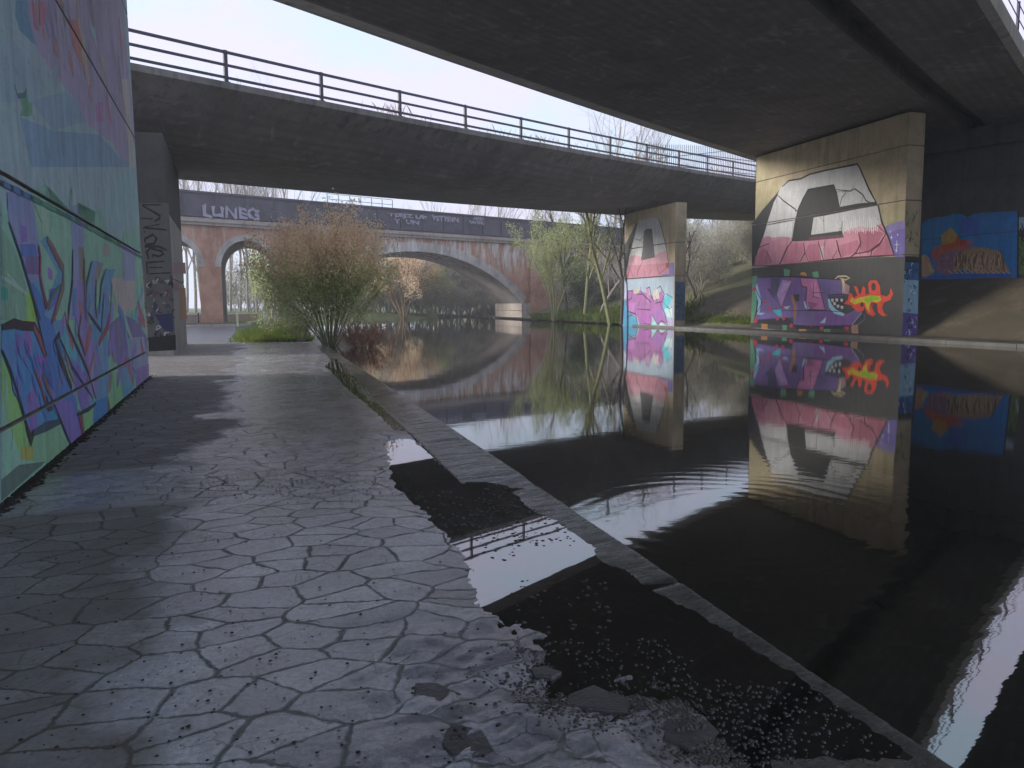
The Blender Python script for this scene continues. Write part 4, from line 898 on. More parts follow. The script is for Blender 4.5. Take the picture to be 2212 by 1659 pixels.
# letters
B1, B2, PU, LI, BR2, OX, TE = '4f74a6', '5b86b0', '5b5088', '8086ae', '66605e', '6a3a40', '3c7888'
M.poly(B1, L2([(0, 348), (150, 330), (250, 345), (290, 420), (330, 560), (380, 600), (440, 1040), (212, 1140), (150, 960), (60, 660), (0, 520)]))
M.poly('5590c0', L2([(0, 345), (145, 330), (150, 420), (100, 400), (60, 500), (0, 440)])); M.poly('554a86', L2([(100, 400), (125, 388), (150, 420), (150, 560), (110, 560)])); M.poly('644a80', L2([(165, 400), (195, 375), (225, 420), (220, 560), (175, 560)]))
M.poly('3f76a6', L2([(150, 560), (300, 640), (240, 700), (200, 820), (160, 900)])); M.poly('5c4c80', L2([(180, 860), (250, 780), (300, 1080), (215, 1130)])); M.poly('5f94cc', L2([(260, 960), (310, 900), (330, 1080), (270, 1095)])); M.poly('2e7494', L2([(360, 960), (420, 930), (436, 1035), (370, 1060)]))
M.poly('6a4a90', L2([(200, 580), (340, 560), (360, 640), (260, 620)]))
M.poly(LI, L1([(60, 330), (270, 350), (330, 450), (385, 800), (400, 1000), (470, 1560), (470, 1659), (385, 1659), (340, 1500), (180, 950), (130, 830), (70, 600)])); M.poly('96a6d6', L1([(70, 340), (260, 360), (260, 560), (70, 590)])); M.poly('7a62a8', L1([(200, 670), (260, 690), (270, 850), (200, 860)])); M.poly('566cac', L1([(190, 870), (350, 870), (380, 1000), (210, 1000)])); M.poly('5a4c70', L1([(240, 1000), (400, 1000), (400, 1190), (260, 1180)])); M.poly('4e7896', L1([(280, 1290), (400, 1240), (440, 1500), (360, 1500)]))
M.poly('4f72b2', L2([(200, 0), (265, 60), (340, 220), (400, 260), (460, 560), (620, 1160), (520, 1245), (440, 1060), (380, 880), (330, 560), (290, 400), (260, 260)])); M.poly(PU, L2([(370, 860), (520, 900), (620, 1165), (525, 1243), (440, 1060)])); M.poly('6a5494', L2([(240, 640), (340, 640), (400, 860), (370, 870)]))
M.poly('5f84a4', L1([(400, 840), (460, 800), (520, 900), (600, 1060), (655, 1180), (645, 1300), (560, 1560), (520, 1659), (440, 1610), (500, 1400), (590, 1160), (480, 960)])); M.poly('7a5a9a', L1([(480, 1100), (530, 1150), (530, 1250), (490, 1230)])); M.poly('5f58a0', L1([(500, 1340), (600, 1320), (560, 1500), (500, 1560)]))
M.poly('7e86ac', L1([(738, 280), (790, 380), (800, 600), (860, 700), (862, 1000), (880, 1659), (700, 1659), (740, 1200), (740, 900), (728, 600)])); M.poly('c4d6de', L1([(738, 275), (780, 350), (794, 460), (738, 475)])); M.poly('5a80b0', L1([(740, 1340), (800, 1320), (800, 1600), (735, 1620)])); M.poly(BR2, L1([(800, 900), (862, 900), (866, 1420), (815, 1300)])); M.poly('54488a', L1([(890, 1460), (950, 1460), (960, 1659), (880, 1659)]))
M.poly('64789c', L1([(925, 1070), (970, 1040), (1060, 1070), (1040, 1160), (990, 1260), (985, 1640), (900, 1659), (880, 1300)])); M.poly('686462', L1([(1000, 1070), (1060, 1070), (1040, 1160), (985, 1300), (960, 1240)]))
M.poly('5f88a8', L1([(1060, 1140), (1190, 1130), (1150, 1250), (1120, 1659), (1000, 1659), (1040, 1300)])); M.poly('86807c', L1([(1140, 1230), (1390, 1200), (1390, 1540), (1260, 1600), (1200, 1550)])); M.poly('8088a6', L1([(1265, 880), (1390, 930), (1390, 1250), (1265, 1250)])); M.poly('7a7470', L1([(1070, 870), (1125, 900), (1130, 1000), (1065, 990)]))
M.poly('5d8ab0', L2([(380, 310), (450, 290), (560, 520), (640, 680), (690, 900), (610, 980), (560, 760), (470, 560), (400, 400)])); M.poly(PU, L2([(470, 560), (560, 620), (640, 700), (660, 900), (600, 980), (540, 760)])); M.poly('4a8494', L2([(430, 440), (500, 560), (560, 600), (560, 500), (470, 380)]))
M.poly('6a5c88', L2([(560, 0), (610, 0), (640, 250), (720, 560), (710, 900), (640, 640), (570, 420), (560, 200)])); M.poly('5e84a8', L2([(700, 250), (760, 60), (812, 60), (790, 400), (800, 700), (790, 860), (705, 900), (720, 560), (660, 400)])); M.poly('5c5478', L2([(800, 330), (900, 250), (1000, 300), (1085, 420), (1095, 660), (900, 720), (820, 520)]))
M.poly('7d86a4', L2([(930, 430), (1060, 420), (1095, 640), (1000, 680), (940, 560)])); M.poly('4f86c2', L2([(690, 900), (790, 860), (790, 1020), (682, 1110)])); M.poly('5f8cab', L2([(880, 660), (940, 640), (1000, 690), (960, 870), (920, 912)])); M.poly('6a5a86', L2([(1000, 660), (1098, 620), (1100, 730), (1005, 830)])); M.poly('5a3a4a', L2([(570, 960), (600, 990), (620, 1150), (600, 1170)]))
pal = ['5a88b4', '6b5c94', '7f88b0', '5f5880', '7a4c54', '5a8a98', '8fa8c8', '6a6460', '7f9a8a', '5f7fb0', '746a9c']
for i in range(60):
    x = rr.uniform(470, 1060); y = rr.uniform(40, 760); l = rr.uniform(90, 260)
    if y + l > 1560 - .84 * x: continue
    k_ = rr.choice([-.25, .25, .35, .1]); xx = min(x + l * k_, 1075); M.line(rr.choice(pal), L2([(x, y), ((x + xx) / 2 + rr.uniform(-8, 8), y + l / 2), (xx, y + l)]), rr.uniform(.05, .2) * (1 if x < 800 else 1.6))
for i in range(26):
    x = rr.uniform(60, 440); y = rr.uniform(420, 900); l = rr.uniform(70, 180); M.line(rr.choice(['5f90c8', '41609a', '6a5494', '3a5888']), L2([(x, y), (x + l * .1, y + l / 2), (x + l * rr.uniform(.1, .4), y + l)]), rr.uniform(.03, .09))
for c, w, pts in [('2b2226', .09, [(0, 350), (90, 322), (150, 338), (245, 345), (290, 440), (330, 560)]), ('2a3a44', .10, [(225, 1140), (330, 1085), (440, 1045)]), ('1e1e2a', .06, [(0, 525), (60, 670), (150, 960), (210, 1180)]), ('2c2426', .12, [(180, 1080), (215, 1190), (235, 1120)]),
                  (OX, .10, [(235, 350), (280, 440), (320, 560)]), (OX, .07, [(240, 660), (290, 780), (330, 940)]), ('2b2630', .05, [(330, 780), (440, 1050), (520, 1240)]), ('3a3032', .08, [(330, 860), (345, 950), (375, 950)]), ('5a4a46', .09, [(300, 700), (340, 800), (365, 860)]),
                  ('2f2624', .12, [(430, 400), (395, 450), (440, 600), (520, 800)]), (BR2, .10, [(460, 480), (500, 640), (540, 760)]), ('8a5a34', .10, [(470, 240), (490, 340)]), (OX, .08, [(290, 0), (335, 200), (350, 160)]), (OX, .09, [(445, 40), (410, 200), (370, 320)]), ('4a2c34', .10, [(590, 260), (570, 400), (620, 560)]),
                  (OX, .12, [(800, 260), (790, 340), (720, 480)]), ('26242e', .06, [(560, 1000), (640, 960), (700, 915)]), ('6a3c34', .12, [(795, 880), (800, 960), (795, 1010)]), ('6a3a3c', .12, [(575, 1010), (600, 1100), (615, 1160)]), ('2a2c3c', .05, [(200, 0), (260, 260), (310, 480)]),
                  ('2a2c3c', .05, [(430, 430), (520, 640), (680, 880)]), ('2a2c3c', .06, [(530, 0), (500, 200), (490, 340), (640, 680), (700, 880)]), ('2a2c3c', .07, [(640, 240), (740, 380), (760, 100)])]:
    M.line(c, L2(pts), w)
for c, w, pts in [(OX, .08, [(380, 880), (400, 1000), (395, 1200), (460, 1540)]), ('5a524e', .12, [(470, 810), (540, 940), (640, 1130), (640, 1300), (560, 1600)]), (OX, .07, [(500, 870), (560, 990), (610, 1080)]), ('34304a', .05, [(70, 640), (200, 1010), (330, 1450), (400, 1659)]), ('2e5a4a', .06, [(600, 1300), (520, 1400), (480, 1560)]), ('3c3a4a', .06, [(740, 930), (735, 1250), (690, 1659)]),
                  ('5c5450', .12, [(860, 1020), (862, 1250), (880, 1659)]), ('38523e', .07, [(940, 1050), (885, 1280), (880, 1500)]), ('4a4642', .10, [(985, 1250), (975, 1500), (990, 1640)]), ('3a5648', .07, [(1090, 1130), (1040, 1280), (1010, 1600)]), ('6a646a', .12, [(1150, 1280), (1130, 1640)]), ('b8ccd4', .05, [(975, 540), (972, 720)]), ('b4c8d0', .05, [(440, 140), (490, 420)]), ('a8bcc4', .04, [(300, 60), (310, 260)]),
                  ('9cc0ac', .04, [(340, 450), (420, 640)]), ('9cc0ac', .04, [(530, 560), (510, 760)])]:
    M.line(c, L1(pts), w)
M.line('264a40', L1([(1440, 540), (1458, 985), (1490, 1300), (1525, 1659)]) , .10)
# fat smear of paint run along the middle joint
for i in range(44):
    a = i / 43; x = a * 1455; y = 235 + a * 770 - 20 * math.sin(a * 3); c = '3c5a7c' if x < 330 and i % 3 else '2f2c3e' if x < 330 else '4a4468' if 790 < x < 870 or 1250 < x < 1390 else rr.choice(['345a4c', '2c5044', '3e6654', '2f4f5a'])
    M.line(c, L1([(x - 20, y - 6), (x + 24, y + 18)]), .07 + rr.random() * .05)
M.fin()
# ------------------------------------------------------------------ plants
M_bark = plain('bark', (.075, .065, .055), .9, .4, 5, .4)
M_barkg = plain('mossy_bark', (.24, .25, .12), .9, .4, 5, .4)
M_twig = plain('twigs', (.28, .245, .215), .9, .3, 3)
M_twigd = plain('dark_twigs', (.05, .045, .04), .9, .3, 3)
M_otwig = plain('willow_twigs', (.20, .135, .07), .9, .3, 3)
def leafm(name, a, b):
    t = NT(name); f = t.noise(1.2, 4, .6); g_ = t.noise(17, 2, .5)
    h = t.math('ADD', t.math('MULTIPLY', f, .6), t.math('MULTIPLY', g_, .4))
    col = t.ramp(h, [(.38, a), (.62, b)])
    m = t.done(col, .65)
    tr = t.n('ShaderNodeBsdfTranslucent'); t.l(col, tr.inputs[0]); mx_ = t.n('ShaderNodeMixShader'); mx_.inputs[0].default_value = .5
    t.l(t.b.outputs[0], mx_.inputs[1]); t.l(tr.outputs[0], mx_.inputs[2]); t.l(mx_.outputs[0], t.t.nodes['Material Output'].inputs[0]); return m
M_catkin = leafm('catkins', (.80, .58, .38), (.98, .82, .60))
M_lgreen = leafm('spring_leaves', (.38, .46, .15), (.66, .72, .34))
M_ygreen = leafm('yellow_leaves', (.28, .32, .11), (.55, .57, .26))
M_ivy = leafm('ivy', (.03, .05, .018), (.09, .125, .04))
M_grassb = leafm('grass_blades', (.07, .11, .02), (.26, .33, .05))
M_straw = leafm('dead_stalks', (.30, .16, .10), (.60, .36, .24))
M_scrub = leafm('scrub', (.32, .31, .25), (.60, .58, .48))
def grow(mb, p, d, L, r, lev, cfg, rnd, tips):
    maxlev, nch, spread, ratio, gn, trop = cfg
    n = (7, 6, 5, 4, 3)[min(lev, 4)]; pts = [tuple(p)]; rad = [r]; dirs = [d]; q = Vector(p); dd = Vector(d)
    rend = r * (.45 if lev < maxlev else .3)
    for i in range(1, n):
        dd = (dd + Vector((rnd.gauss(0, gn), rnd.gauss(0, gn), rnd.gauss(0, gn) + trop))).normalized()
        q = q + dd * (L / (n - 1)); pts.append(tuple(q)); rad.append(r + (rend - r) * i / (n - 1)); dirs.append(dd.copy())
    mb.tube(pts, rad, (7, 5, 4, 3, 3)[min(lev, 4)])
    if lev >= maxlev:
        tips += [(Vector(a), lev) for a in pts[1:]]; return
    k = nch[min(lev, len(nch) - 1)]; t0 = (.28, .22, .15, .1)[min(lev, 3)]
    for j in range(k):
        t = t0 + (1 - t0) * (j + rnd.random()) / k; s_ = t * (n - 1); i = min(int(s_), n - 2); f = s_ - i
        pp = Vector(pts[i]).lerp(Vector(pts[i + 1]), f); bd = dirs[i]
        ax = Vector((rnd.gauss(0, 1), rnd.gauss(0, 1), rnd.gauss(0, 1))); ax = (ax - bd * ax.dot(bd)).normalized()
        a = spread * rnd.uniform(.7, 1.25); nd = (bd * math.cos(a) + ax * math.sin(a)).normalized()
        grow(mb, pp, nd, L * ratio * rnd.uniform(.7, 1.15) * (1.15 - .45 * t), (rad[i] * (1 - f) + rad[i + 1] * f) * rnd.uniform(.42, .62), lev + 1, cfg, rnd, tips)
def leaves(pts, n, size, jit, rnd, zr=None):
    mb = MB()
    for _ in range(n):
        p = rnd.choice(pts)[0]; c = p + Vector((rnd.gauss(0, jit), rnd.gauss(0, jit), rnd.gauss(0, jit)))
        if zr and not zr(c, rnd): continue
        a = Vector((rnd.gauss(0, 1), rnd.gauss(0, 1), rnd.gauss(0, 1))).normalized(); b = a.cross(Vector((rnd.gauss(0, 1), rnd.gauss(0, 1), rnd.gauss(0, 1)))).normalized()
        s_ = size * rnd.uniform(.6, 1.5); mb.add([c - a * s_ - b * s_ * .1, c - b * s_ * .45, c + a * s_, c + b * s_ * .45], [(0, 1, 2, 3)])
    return mb
def tree(name, label, cat, seed, H, r, cfg, bark, foliage=None, group=None, lean=(0, 0), stems=1, sprd=.3):
    rnd = random.Random(seed); root = empty(name); tag(root, label, cat, group); tips = []; mb = MB()
    for k in range(stems):
        a = 6.283 * k / stems + rnd.random(); sp = sprd * rnd.uniform(.2, 1.1) if stems > 1 else 0
        d = Vector((math.cos(a) * sp + lean[0], math.sin(a) * sp + lean[1], 1)).normalized()
        grow(mb, Vector((math.cos(a) * .12 * (stems > 1), math.sin(a) * .12 * (stems > 1), -.25)), d, H * (rnd.uniform(.75, 1.05) if stems > 1 else 1), r * (rnd.uniform(.6, 1.2) if stems > 1 else 1), 0, cfg, rnd, tips)
    mb.build('branches', bark, root)
    for (nm, n, size, jit, mt, zr) in (foliage or []): leaves(tips, n, size, jit, rnd, zr).build(nm, mt, root)
    return root
def at(o, p, rz=0, s=1):
    o.location = p; o.rotation_euler = (0, 0, rz); o.scale = (s, s, s) if not isinstance(s, tuple) else s; return o
def clone(o, p, rz, s, label=None, group=None):
    c = o.copy(); COL.objects.link(c); at(c, p, rz, s)
    if label: c['label'] = label
    if group: c['group'] = group
    for ch in o.children:
        d = ch.copy(); COL.objects.link(d); d.parent = c
    return c
def sh(x, y, dep, z):   # ground point under a surveyed bearing and distance
    p = PD(x, y, dep); return Vector((p.x, p.y, z))

# willow by the end of the path
WB = PZ(702, 735, .25)
cfgw = (3, (7, 6, 4), .42, .55, .05, .02)
wl = tree('willow_bush', 'large many-stemmed willow with tan catkins above green lower leaves at the end of the path', 'bush', 4, 3.7, .026, (3, (10, 7, 5), .45, .46, .05, -.004), M_barkg,
          [('catkins', 60000, .048, .16, M_catkin, lambda c, r_: c.z > 2.3 + r_.gauss(0, .35) and (c.x / 3.3) ** 2 + (c.y / 3.3) ** 2 + ((c.z - 2.9) / 2.5) ** 2 < 1.), ('leaves', 40000, .045, .2, M_lgreen, lambda c, r_: .7 < c.z < 2.7 + r_.gauss(0, .35))], stems=36, sprd=.8)
at(wl, (WB.x + .25, WB.y + .6, .12), 0, (.95, .9, 1.16))
m = tree('reed_clump', 'rust-brown dead stalks leaning over the water below the willow', 'reeds', 9, 1.25, .012, (1, (7,), .5, .5, .12, -.03), M_straw, [('seed_heads', 1700, .035, .08, M_straw, None)], stems=60, sprd=.8)
at(m, (WB.x + 1.35, WB.y - .9, -.02), 0, (1.1, 1.1, 1))
sb = tree('shrub', 'low twiggy shrub in the grass left of the willow', 'shrub', 12, 1.3, .018, (2, (6, 5), .5, .5, .1, 0), M_twig, [('leaves', 500, .04, .06, M_lgreen, None)], stems=14, sprd=.7)
q = PZ(590, 728, .2); at(sb, (q.x, q.y + 1.2, .3), 0, 1)
q = PZ(655, 735, .2); clone(sb, (q.x, q.y + .8, .3), 2, .8, 'small twiggy shrub between the willow stems and the other low shrub')

# right bank
cfgb = (4, (6, 6, 5, 4), .55, .52, .07, .03)
rt1 = tree('bare_tree', 'green-barked tree leaning left over the river beside the farther pier', 'tree', 21, 9.5, .17, (3, (9, 7, 6), .5, .5, .06, .03), M_barkg, [('ivy_leaves', 1500, .07, .35, M_ygreen, lambda c, r_: c.z < 7)], lean=(-.22, 0))
at(rt1, sh(1318, 690, 55, .3), 0, 1)
rt2 = tree('bare_tree', 'slender bare tree on the right bank just left of the farther pier', 'tree', 22, 9, .12, (3, (10, 7, 5), .55, .5, .08, .02), M_bark, None, lean=(.05, 0))
at(rt2, sh(1342, 690, 54, .3), 0, 1)
rt3 = tree('bare_tree', 'curved grey tree arching to the right behind the leaning tree', 'tree', 25, 8, .14, (3, (9, 7, 6), .6, .5, .12, .02), M_twig, None, lean=(.2, .1))
at(rt3, sh(1290, 690, 60, .3), 0, 1)
rt4 = tree('bushy_tree', 'yellow-green spring bush hiding part of the brick pier right of the wide arch', 'tree', 27, 5.8, .08, (3, (7, 6, 4), .5, .5, .07, .03), M_barkg, [('leaves', 9000, .062, .16, M_ygreen, None)], stems=7, sprd=.35)
at(rt4, sh(1196, 690, 66, .4), 0, (1.0, 1, 1.25))
rt5 = clone(rt1, sh(1262, 690, 63, .3), 1.2, .95, 'second green-barked tree, between the yellow-green bush and the leaning tree')
rt6 = clone(rt2, sh(1225, 690, 67, .3), 2.1, 1.05, 'thin bare tree close behind the yellow-green bush')
gt = clone(rt3, sh(1508, 690, 56, 1.5), 3.3, 1.05, 'crooked bare tree rising in the gap between the two river piers')

# stock of bare trees beyond
bA = tree('bare_tree', 'tall bare tree standing beyond the viaduct', 'tree', 31, 12, .13, (4, (9, 6, 5, 4), .5, .52, .06, .035), M_twig, None, group='tall bare trees beyond the viaduct')
bB = tree('bare_tree', 'tall bare tree standing beyond the viaduct', 'tree', 36, 12, .12, (4, (8, 6, 5, 4), .42, .55, .05, .05), M_twig, None, group='tall bare trees beyond the viaduct')
rnd = random.Random(5); first = [bA, bB]
spots = [(x, rnd.uniform(88, 100), rnd.uniform(1.25, 1.6)) for x in range(385, 640, 19)] + [(x, rnd.uniform(112, 130), rnd.uniform(1.2, 1.45)) for x in range(680, 1120, 40)] + \
        [(x, rnd.uniform(100, 118), rnd.uniform(.85, 1.1)) for x in range(1130, 1360, 24)] + [(x, rnd.uniform(92, 112), rnd.uniform(.6, .78)) for x in range(1480, 1640, 17)] + \
        [(x, rnd.uniform(98, 112), rnd.uniform(.62, .8)) for x in range(930, 1110, 20)]
for i, (x, dep, s) in enumerate(spots):
    src = first[i % 2]; z = .3 if x < 1120 else 2.5 if x < 1400 else 6.0
    if 640 < x < 930: s *= .72
    if i < 2: at(src, sh(x, 690, dep, z), rnd.uniform(0, 6), s)
    else: clone(src, sh(x, 690, dep, z), rnd.uniform(0, 6), s)
for x, dep, s, lab in [(1318, 105, 2.0, 'broad bare tree showing its round crown above the railing'), (1372, 112, 1.95, 'bare tree crown above the railing, just right of the broad one'), (1438, 108, 1.75, 'smaller bare crown above the railing, close to the palisade fence')]:
    c = clone(bA, sh(x, 690, dep, 2.), x, s, lab); del c['group']
# dense scrub and willows seen through the arches
sA = tree('bare_bush', 'hazy bare bush on the far bank beyond the arches', 'bush', 41, 4.5, .05, (3, (6, 5, 5), .5, .55, .09, .02), M_twig, [('leaves', 3600, .085, .25, M_scrub, None)], group='bare bushes beyond the arches', stems=10, sprd=.7)
bs = [(x, rnd.uniform(90, 95), rnd.uniform(.55, .8)) for x in range(790, 1130, 17)] + [(x, rnd.uniform(92, 104), rnd.uniform(1.1, 1.9)) for x in range(640, 1130, 22)] + [(x, rnd.uniform(92, 100), rnd.uniform(.8, 1.4)) for x in range(495, 640, 26)]
for i, (x, dep, s) in enumerate(bs): (at(sA, sh(x, 690, dep, .2), 0, s) if i == 0 else clone(sA, sh(x, 690, dep, .2), rnd.uniform(0, 6), s))
ow = tree('willow_tree', 'orange-tan willow framed by the left part of the wide arch', 'tree', 44, 7, .1, (3, (7, 6, 5), .5, .52, .07, .0), M_otwig, [('catkins', 16000, .08, .24, M_catkin, None)], stems=8, sprd=.6)
at(ow, sh(872, 690, 88, .2), 0, 1.05)
gw = tree('willow_tree', 'pale green willow under the crown of the wide arch', 'tree', 45, 5.6, .09, (3, (7, 6, 5), .5, .52, .07, .0), M_barkg, [('leaves', 6500, .07, .22, M_lgreen, None)], stems=7, sprd=.5)
at(gw, sh(935, 690, 91, .2), 0, .9)
clone(gw, sh(590, 690, 78, .2), 2, 1.0, 'pale green willow seen through the second arch, behind the big willow')
# hillside scrub right of the piers
hs = tree('bare_bush', 'grey-green thorn bush on the bank right of the farther pier', 'bush', 51, 2.8, .04, (3, (6, 5, 4), .6, .55, .1, .0), M_twig, [('leaves', 3200, .06, .2, M_scrub, None)], group='thorn bushes on the right-hand bank', stems=9, sprd=.9)
k = 0
for i in range(78):
    X = rnd.uniform(30.5, 60); Y = rnd.uniform(50, 92)
    if X < 31.5 and Y < 54: continue
    z = float(rbz(np.array([X]), np.array([Y]))[0]); s = rnd.uniform(.7, 1.25)
    (at(hs, (X, Y, z - .1), 0, s) if k == 0 else clone(hs, (X, Y, z - .1), rnd.uniform(0, 6), s)); k += 1
# ivy mound by the abutment
iv = tree('ivy_bush', 'dark ivy-covered thicket against the viaduct right of the brick buttresses', 'bush', 55, 4, .06, (3, (6, 5, 4), .5, .5, .1, 0), M_bark, [('leaves', 6000, .07, .22, M_ivy, None)], stems=8, sprd=.5)
at(iv, sh(1262, 690, 73, .8), 0, 1.0)

# ground cover: too many blades to count
def blades(name, label, cat, n, fn_pos, h, mt, wdt=.012):
    mb = MB(); r_ = random.Random(n)
    for _ in range(n):
        p = fn_pos(r_)
        if p is None: continue
        a = r_.uniform(0, 6.283); hh = h * r_.uniform(.4, 1.3); l = hh * r_.uniform(.1, .7); w_ = wdt * r_.uniform(.7, 1.5)
        dx, dy = math.cos(a), math.sin(a); x, y, z = p
        mb.add([(x - dy * w_, y + dx * w_, z), (x + dy * w_, y - dx * w_, z), (x + dx * l * .5 + dy * w_ * .7, y + dy * l * .5 - dx * w_ * .7, z + hh * .65), (x + dx * l, y + dy * l, z + hh), (x + dx * l * .5 - dy * w_ * .7, y + dy * l * .5 + dx * w_ * .7, z + hh * .65)], [(0, 1, 2, 3, 4)])
    o = mb.build(name, mt); tag(o, label, cat, kind='stuff'); return o
def lb(r_):
    X = r_.gauss(1.5, 1.0); Y = 34.2 + abs(r_.gauss(0, 7))
    if X > 2.75 or X < -1.3 + abs(math.sin(Y * 2)) * .3: return None
    return (X, Y, float(leftz(np.array([X]), np.array([Y]))[0]) - .02)
blades('grass', 'bright green grass and weeds under the willow at the end of the path', 'grass', 15000, lb, .26, M_grassb, .016)
def rb(r_):
    Y = r_.uniform(45.5, 70); X = 25.0 + abs(r_.gauss(0, 1.6))
    return (X, Y, float(rbz(np.array([X]), np.array([Y]))[0]) - .02)
blades('bank_weeds', 'green weeds along the right bank left of the farther pier', 'weeds', 13000, rb, .55, M_grassb, .04)
def rg(r_):
    Y = r_.uniform(36, 60); X = 26.7 + abs(r_.gauss(0, .5))
    return (X, Y, float(rbz(np.array([X]), np.array([Y]))[0]) - .02)
blades('verge_grass', 'strip of grass at the foot of the slope between the river piers', 'grass', 6000, rg, .18, M_grassb, .02)
def pw(r_):
    X = r_.choice([r_.uniform(-3, 50), r_.gauss(6, 1), r_.gauss(14, 2), r_.gauss(30, 3), r_.gauss(22, 1)])
    p = Vector((X, fa * X + fb, fz(X))) + fn * r_.uniform(.2, .6); return tuple(p)
blades('parapet_weeds', 'dead weeds sprouting along the railing foot', 'weeds', 260, pw, .5, M_straw, .006)

# ------------------------------------------------------------------ palisade fence beyond the railing
fo = fn * (FW + .5)
Pf = ft[4] + fo
pf = empty('palisade_fence', tuple(PP(1480, 360, Pf, fn))); tag(pf, 'steel palisade fence showing above the far end of the railing', 'fence')
xa, xb = PP(1466, 360, Pf, fn).x, PP(1720, 390, Pf, fn).x; n = 74; tops = []
for i in range(n):
    X = xa + (xb - xa) * i / (n - 1); Y = fa * X + fb; p = Vector((X, Y, fz(X) - .1)) + fo - fdir * fo.dot(fdir)
    ztop = PP(1575, 329, Pf, fn).z + (X - PP(1575, 329, Pf, fn).x) * .045; ztop -= max(0, (xa + 9 - X)) * .10
    m = MB(); m.beam(p, Vector((p.x, p.y, ztop - .08)), .05, .03, upv=fdir)
    m.add([Vector((p.x, p.y, ztop - .08)) - fdir * .035, Vector((p.x, p.y, ztop - .08)) + fdir * .035, Vector((p.x, p.y, ztop + .05))], [(0, 1, 2)])
    m.build('pale', M_rail, pf); tops.append(Vector((p.x, p.y, ztop)))
for dz in (.35, 1.6):
    m = MB(); m.beam(tops[0] + Vector((0, 0, -dz)) - fn * .04, tops[-1] + Vector((0, 0, -dz)) - fn * .04, .05, .06); m.build('fence_rail', M_rail, pf)
m = MB(); m.beam(tops[4] + Vector((0, 0, -1.2)) - fn * .08, tops[44] + Vector((0, 0, .1)) - fn * .08, .05, .05); m.build('brace', M_rail, pf)

# ------------------------------------------------------------------ island kerb, posts
isl = empty('traffic_island', tuple(VP(-.05, -1.5, 0))); tag(isl, 'low kerbed island with grass round the foot of the first brick pier', 'kerb')
m = MB(); q = [VP(-2.2, -3.0, 0), VP(2.6, -3.0, 0), VP(3.1, -2.4, 0), VP(2.6, 1.5, 0), VP(-2.2, 1.5, 0), VP(-2.6, -2.2, 0)]
m.prism([(p.x, p.y) for p in q], -.1, .26); m.build('kerb_ring', M_stone, isl, bevel=.03)
m = MB(); c = sum(q, Vector()) / 6; m.prism([(c.x + (p.x - c.x) * .88, c.y + (p.y - c.y) * .88) for p in q], .262, .32); m.build('turf', M_grass, isl)
M_cream = paint('d8d4b4', 1.); M_wht = paint('d4d6dc', 1.)
for x, y, dep, h, mt, lab in [(514, 712, 58, .95, M_cream, 'cream marker post at the corner of the kerbed island'), (572, 706, 62, 1.0, M_wht, 'white post in the grass just right of the second arch opening'), (614, 712, 60, .9, M_wht, 'white post nearest the willow'), (429, 704, 66, .9, M_rail, 'short dark bollard seen through the first arch')]:
    p = sh(x, y, dep, .04); r_ = empty('marker_post' if mt is not M_rail else 'bollard', tuple(p)); tag(r_, lab, 'post')
    m = MB(); m.tube([(p.x, p.y, p.z - .1), (p.x, p.y, p.z + h)], [.08, .08], 10); m.build('shaft', mt, r_)
    m = MB(); m.tube([(p.x, p.y, p.z + h + .001), (p.x, p.y, p.z + h + .05), (p.x, p.y, p.z + h + .09)], [.09, .085, .03], 10); m.build('cap', mt, r_)
gb = empty('low_wall', tuple(VP(5, 3, 0))); tag(gb, 'low pale wall beyond the second arch', 'wall')
m = MB(); blk(m, -14, 3.5, 17, 17.3, 0, .75); m.build('wall_face', M_stone, gb); m = MB(); blk(m, -14.05, 3.55, 16.95, 17.35, .752, .84); m.build('coping_stone', M_wht, gb)

# ------------------------------------------------------------------ loose stones, grit, bubbles
M_slab = plain('loose_flagstone', (.085, .08, .08), .35, .45, 6, .6)
def slab(x, y, r, z, tilt, seed):
    p = PZ(x, y, z); rd = random.Random(seed); o = empty('loose_flagstone')
    n = rd.choice([5, 6, 7]); pl = [(r * rd.uniform(.75, 1.15) * math.cos(6.283 * (i + rd.uniform(-.25, .25)) / n), r * .8 * rd.uniform(.75, 1.15) * math.sin(6.283 * (i + rd.uniform(-.25, .25)) / n)) for i in range(n)]
    bpy.data.objects.remove(o); m = MB(); m.prism(pl, -.035, .012); o = m.build('loose_flagstone', M_slab, bevel=.008)
    o.location = (p.x, p.y, z); o.rotation_euler = (tilt, tilt * .6, rd.uniform(0, 3)); return o
labs = ['small flagstone poking out of the puddle edge', 'broken flagstone half sunk among the grit', 'flat wet flagstone jutting into the puddle', 'tilted flagstone at the bottom of the picture near the kerb', 'loose flagstone in the rubble below the puddle', 'thin broken flagstone by the paving joints']
for i, (x, y, r, z, tl) in enumerate([(1178, 1455, .08, .022, .10), (1110, 1545, .12, .028, -.06), (1290, 1515, .14, .022, .05), (1490, 1590, .12, .02, .08), (1010, 1610, .13, .040, -.03), (930, 1500, .12, .042, .02)]):
    tag(slab(x, y, r, z, tl, i + 3), labs[i], 'stone')
M_grit = plain('wet_grit', (.06, .055, .05), .25, .5, 20)
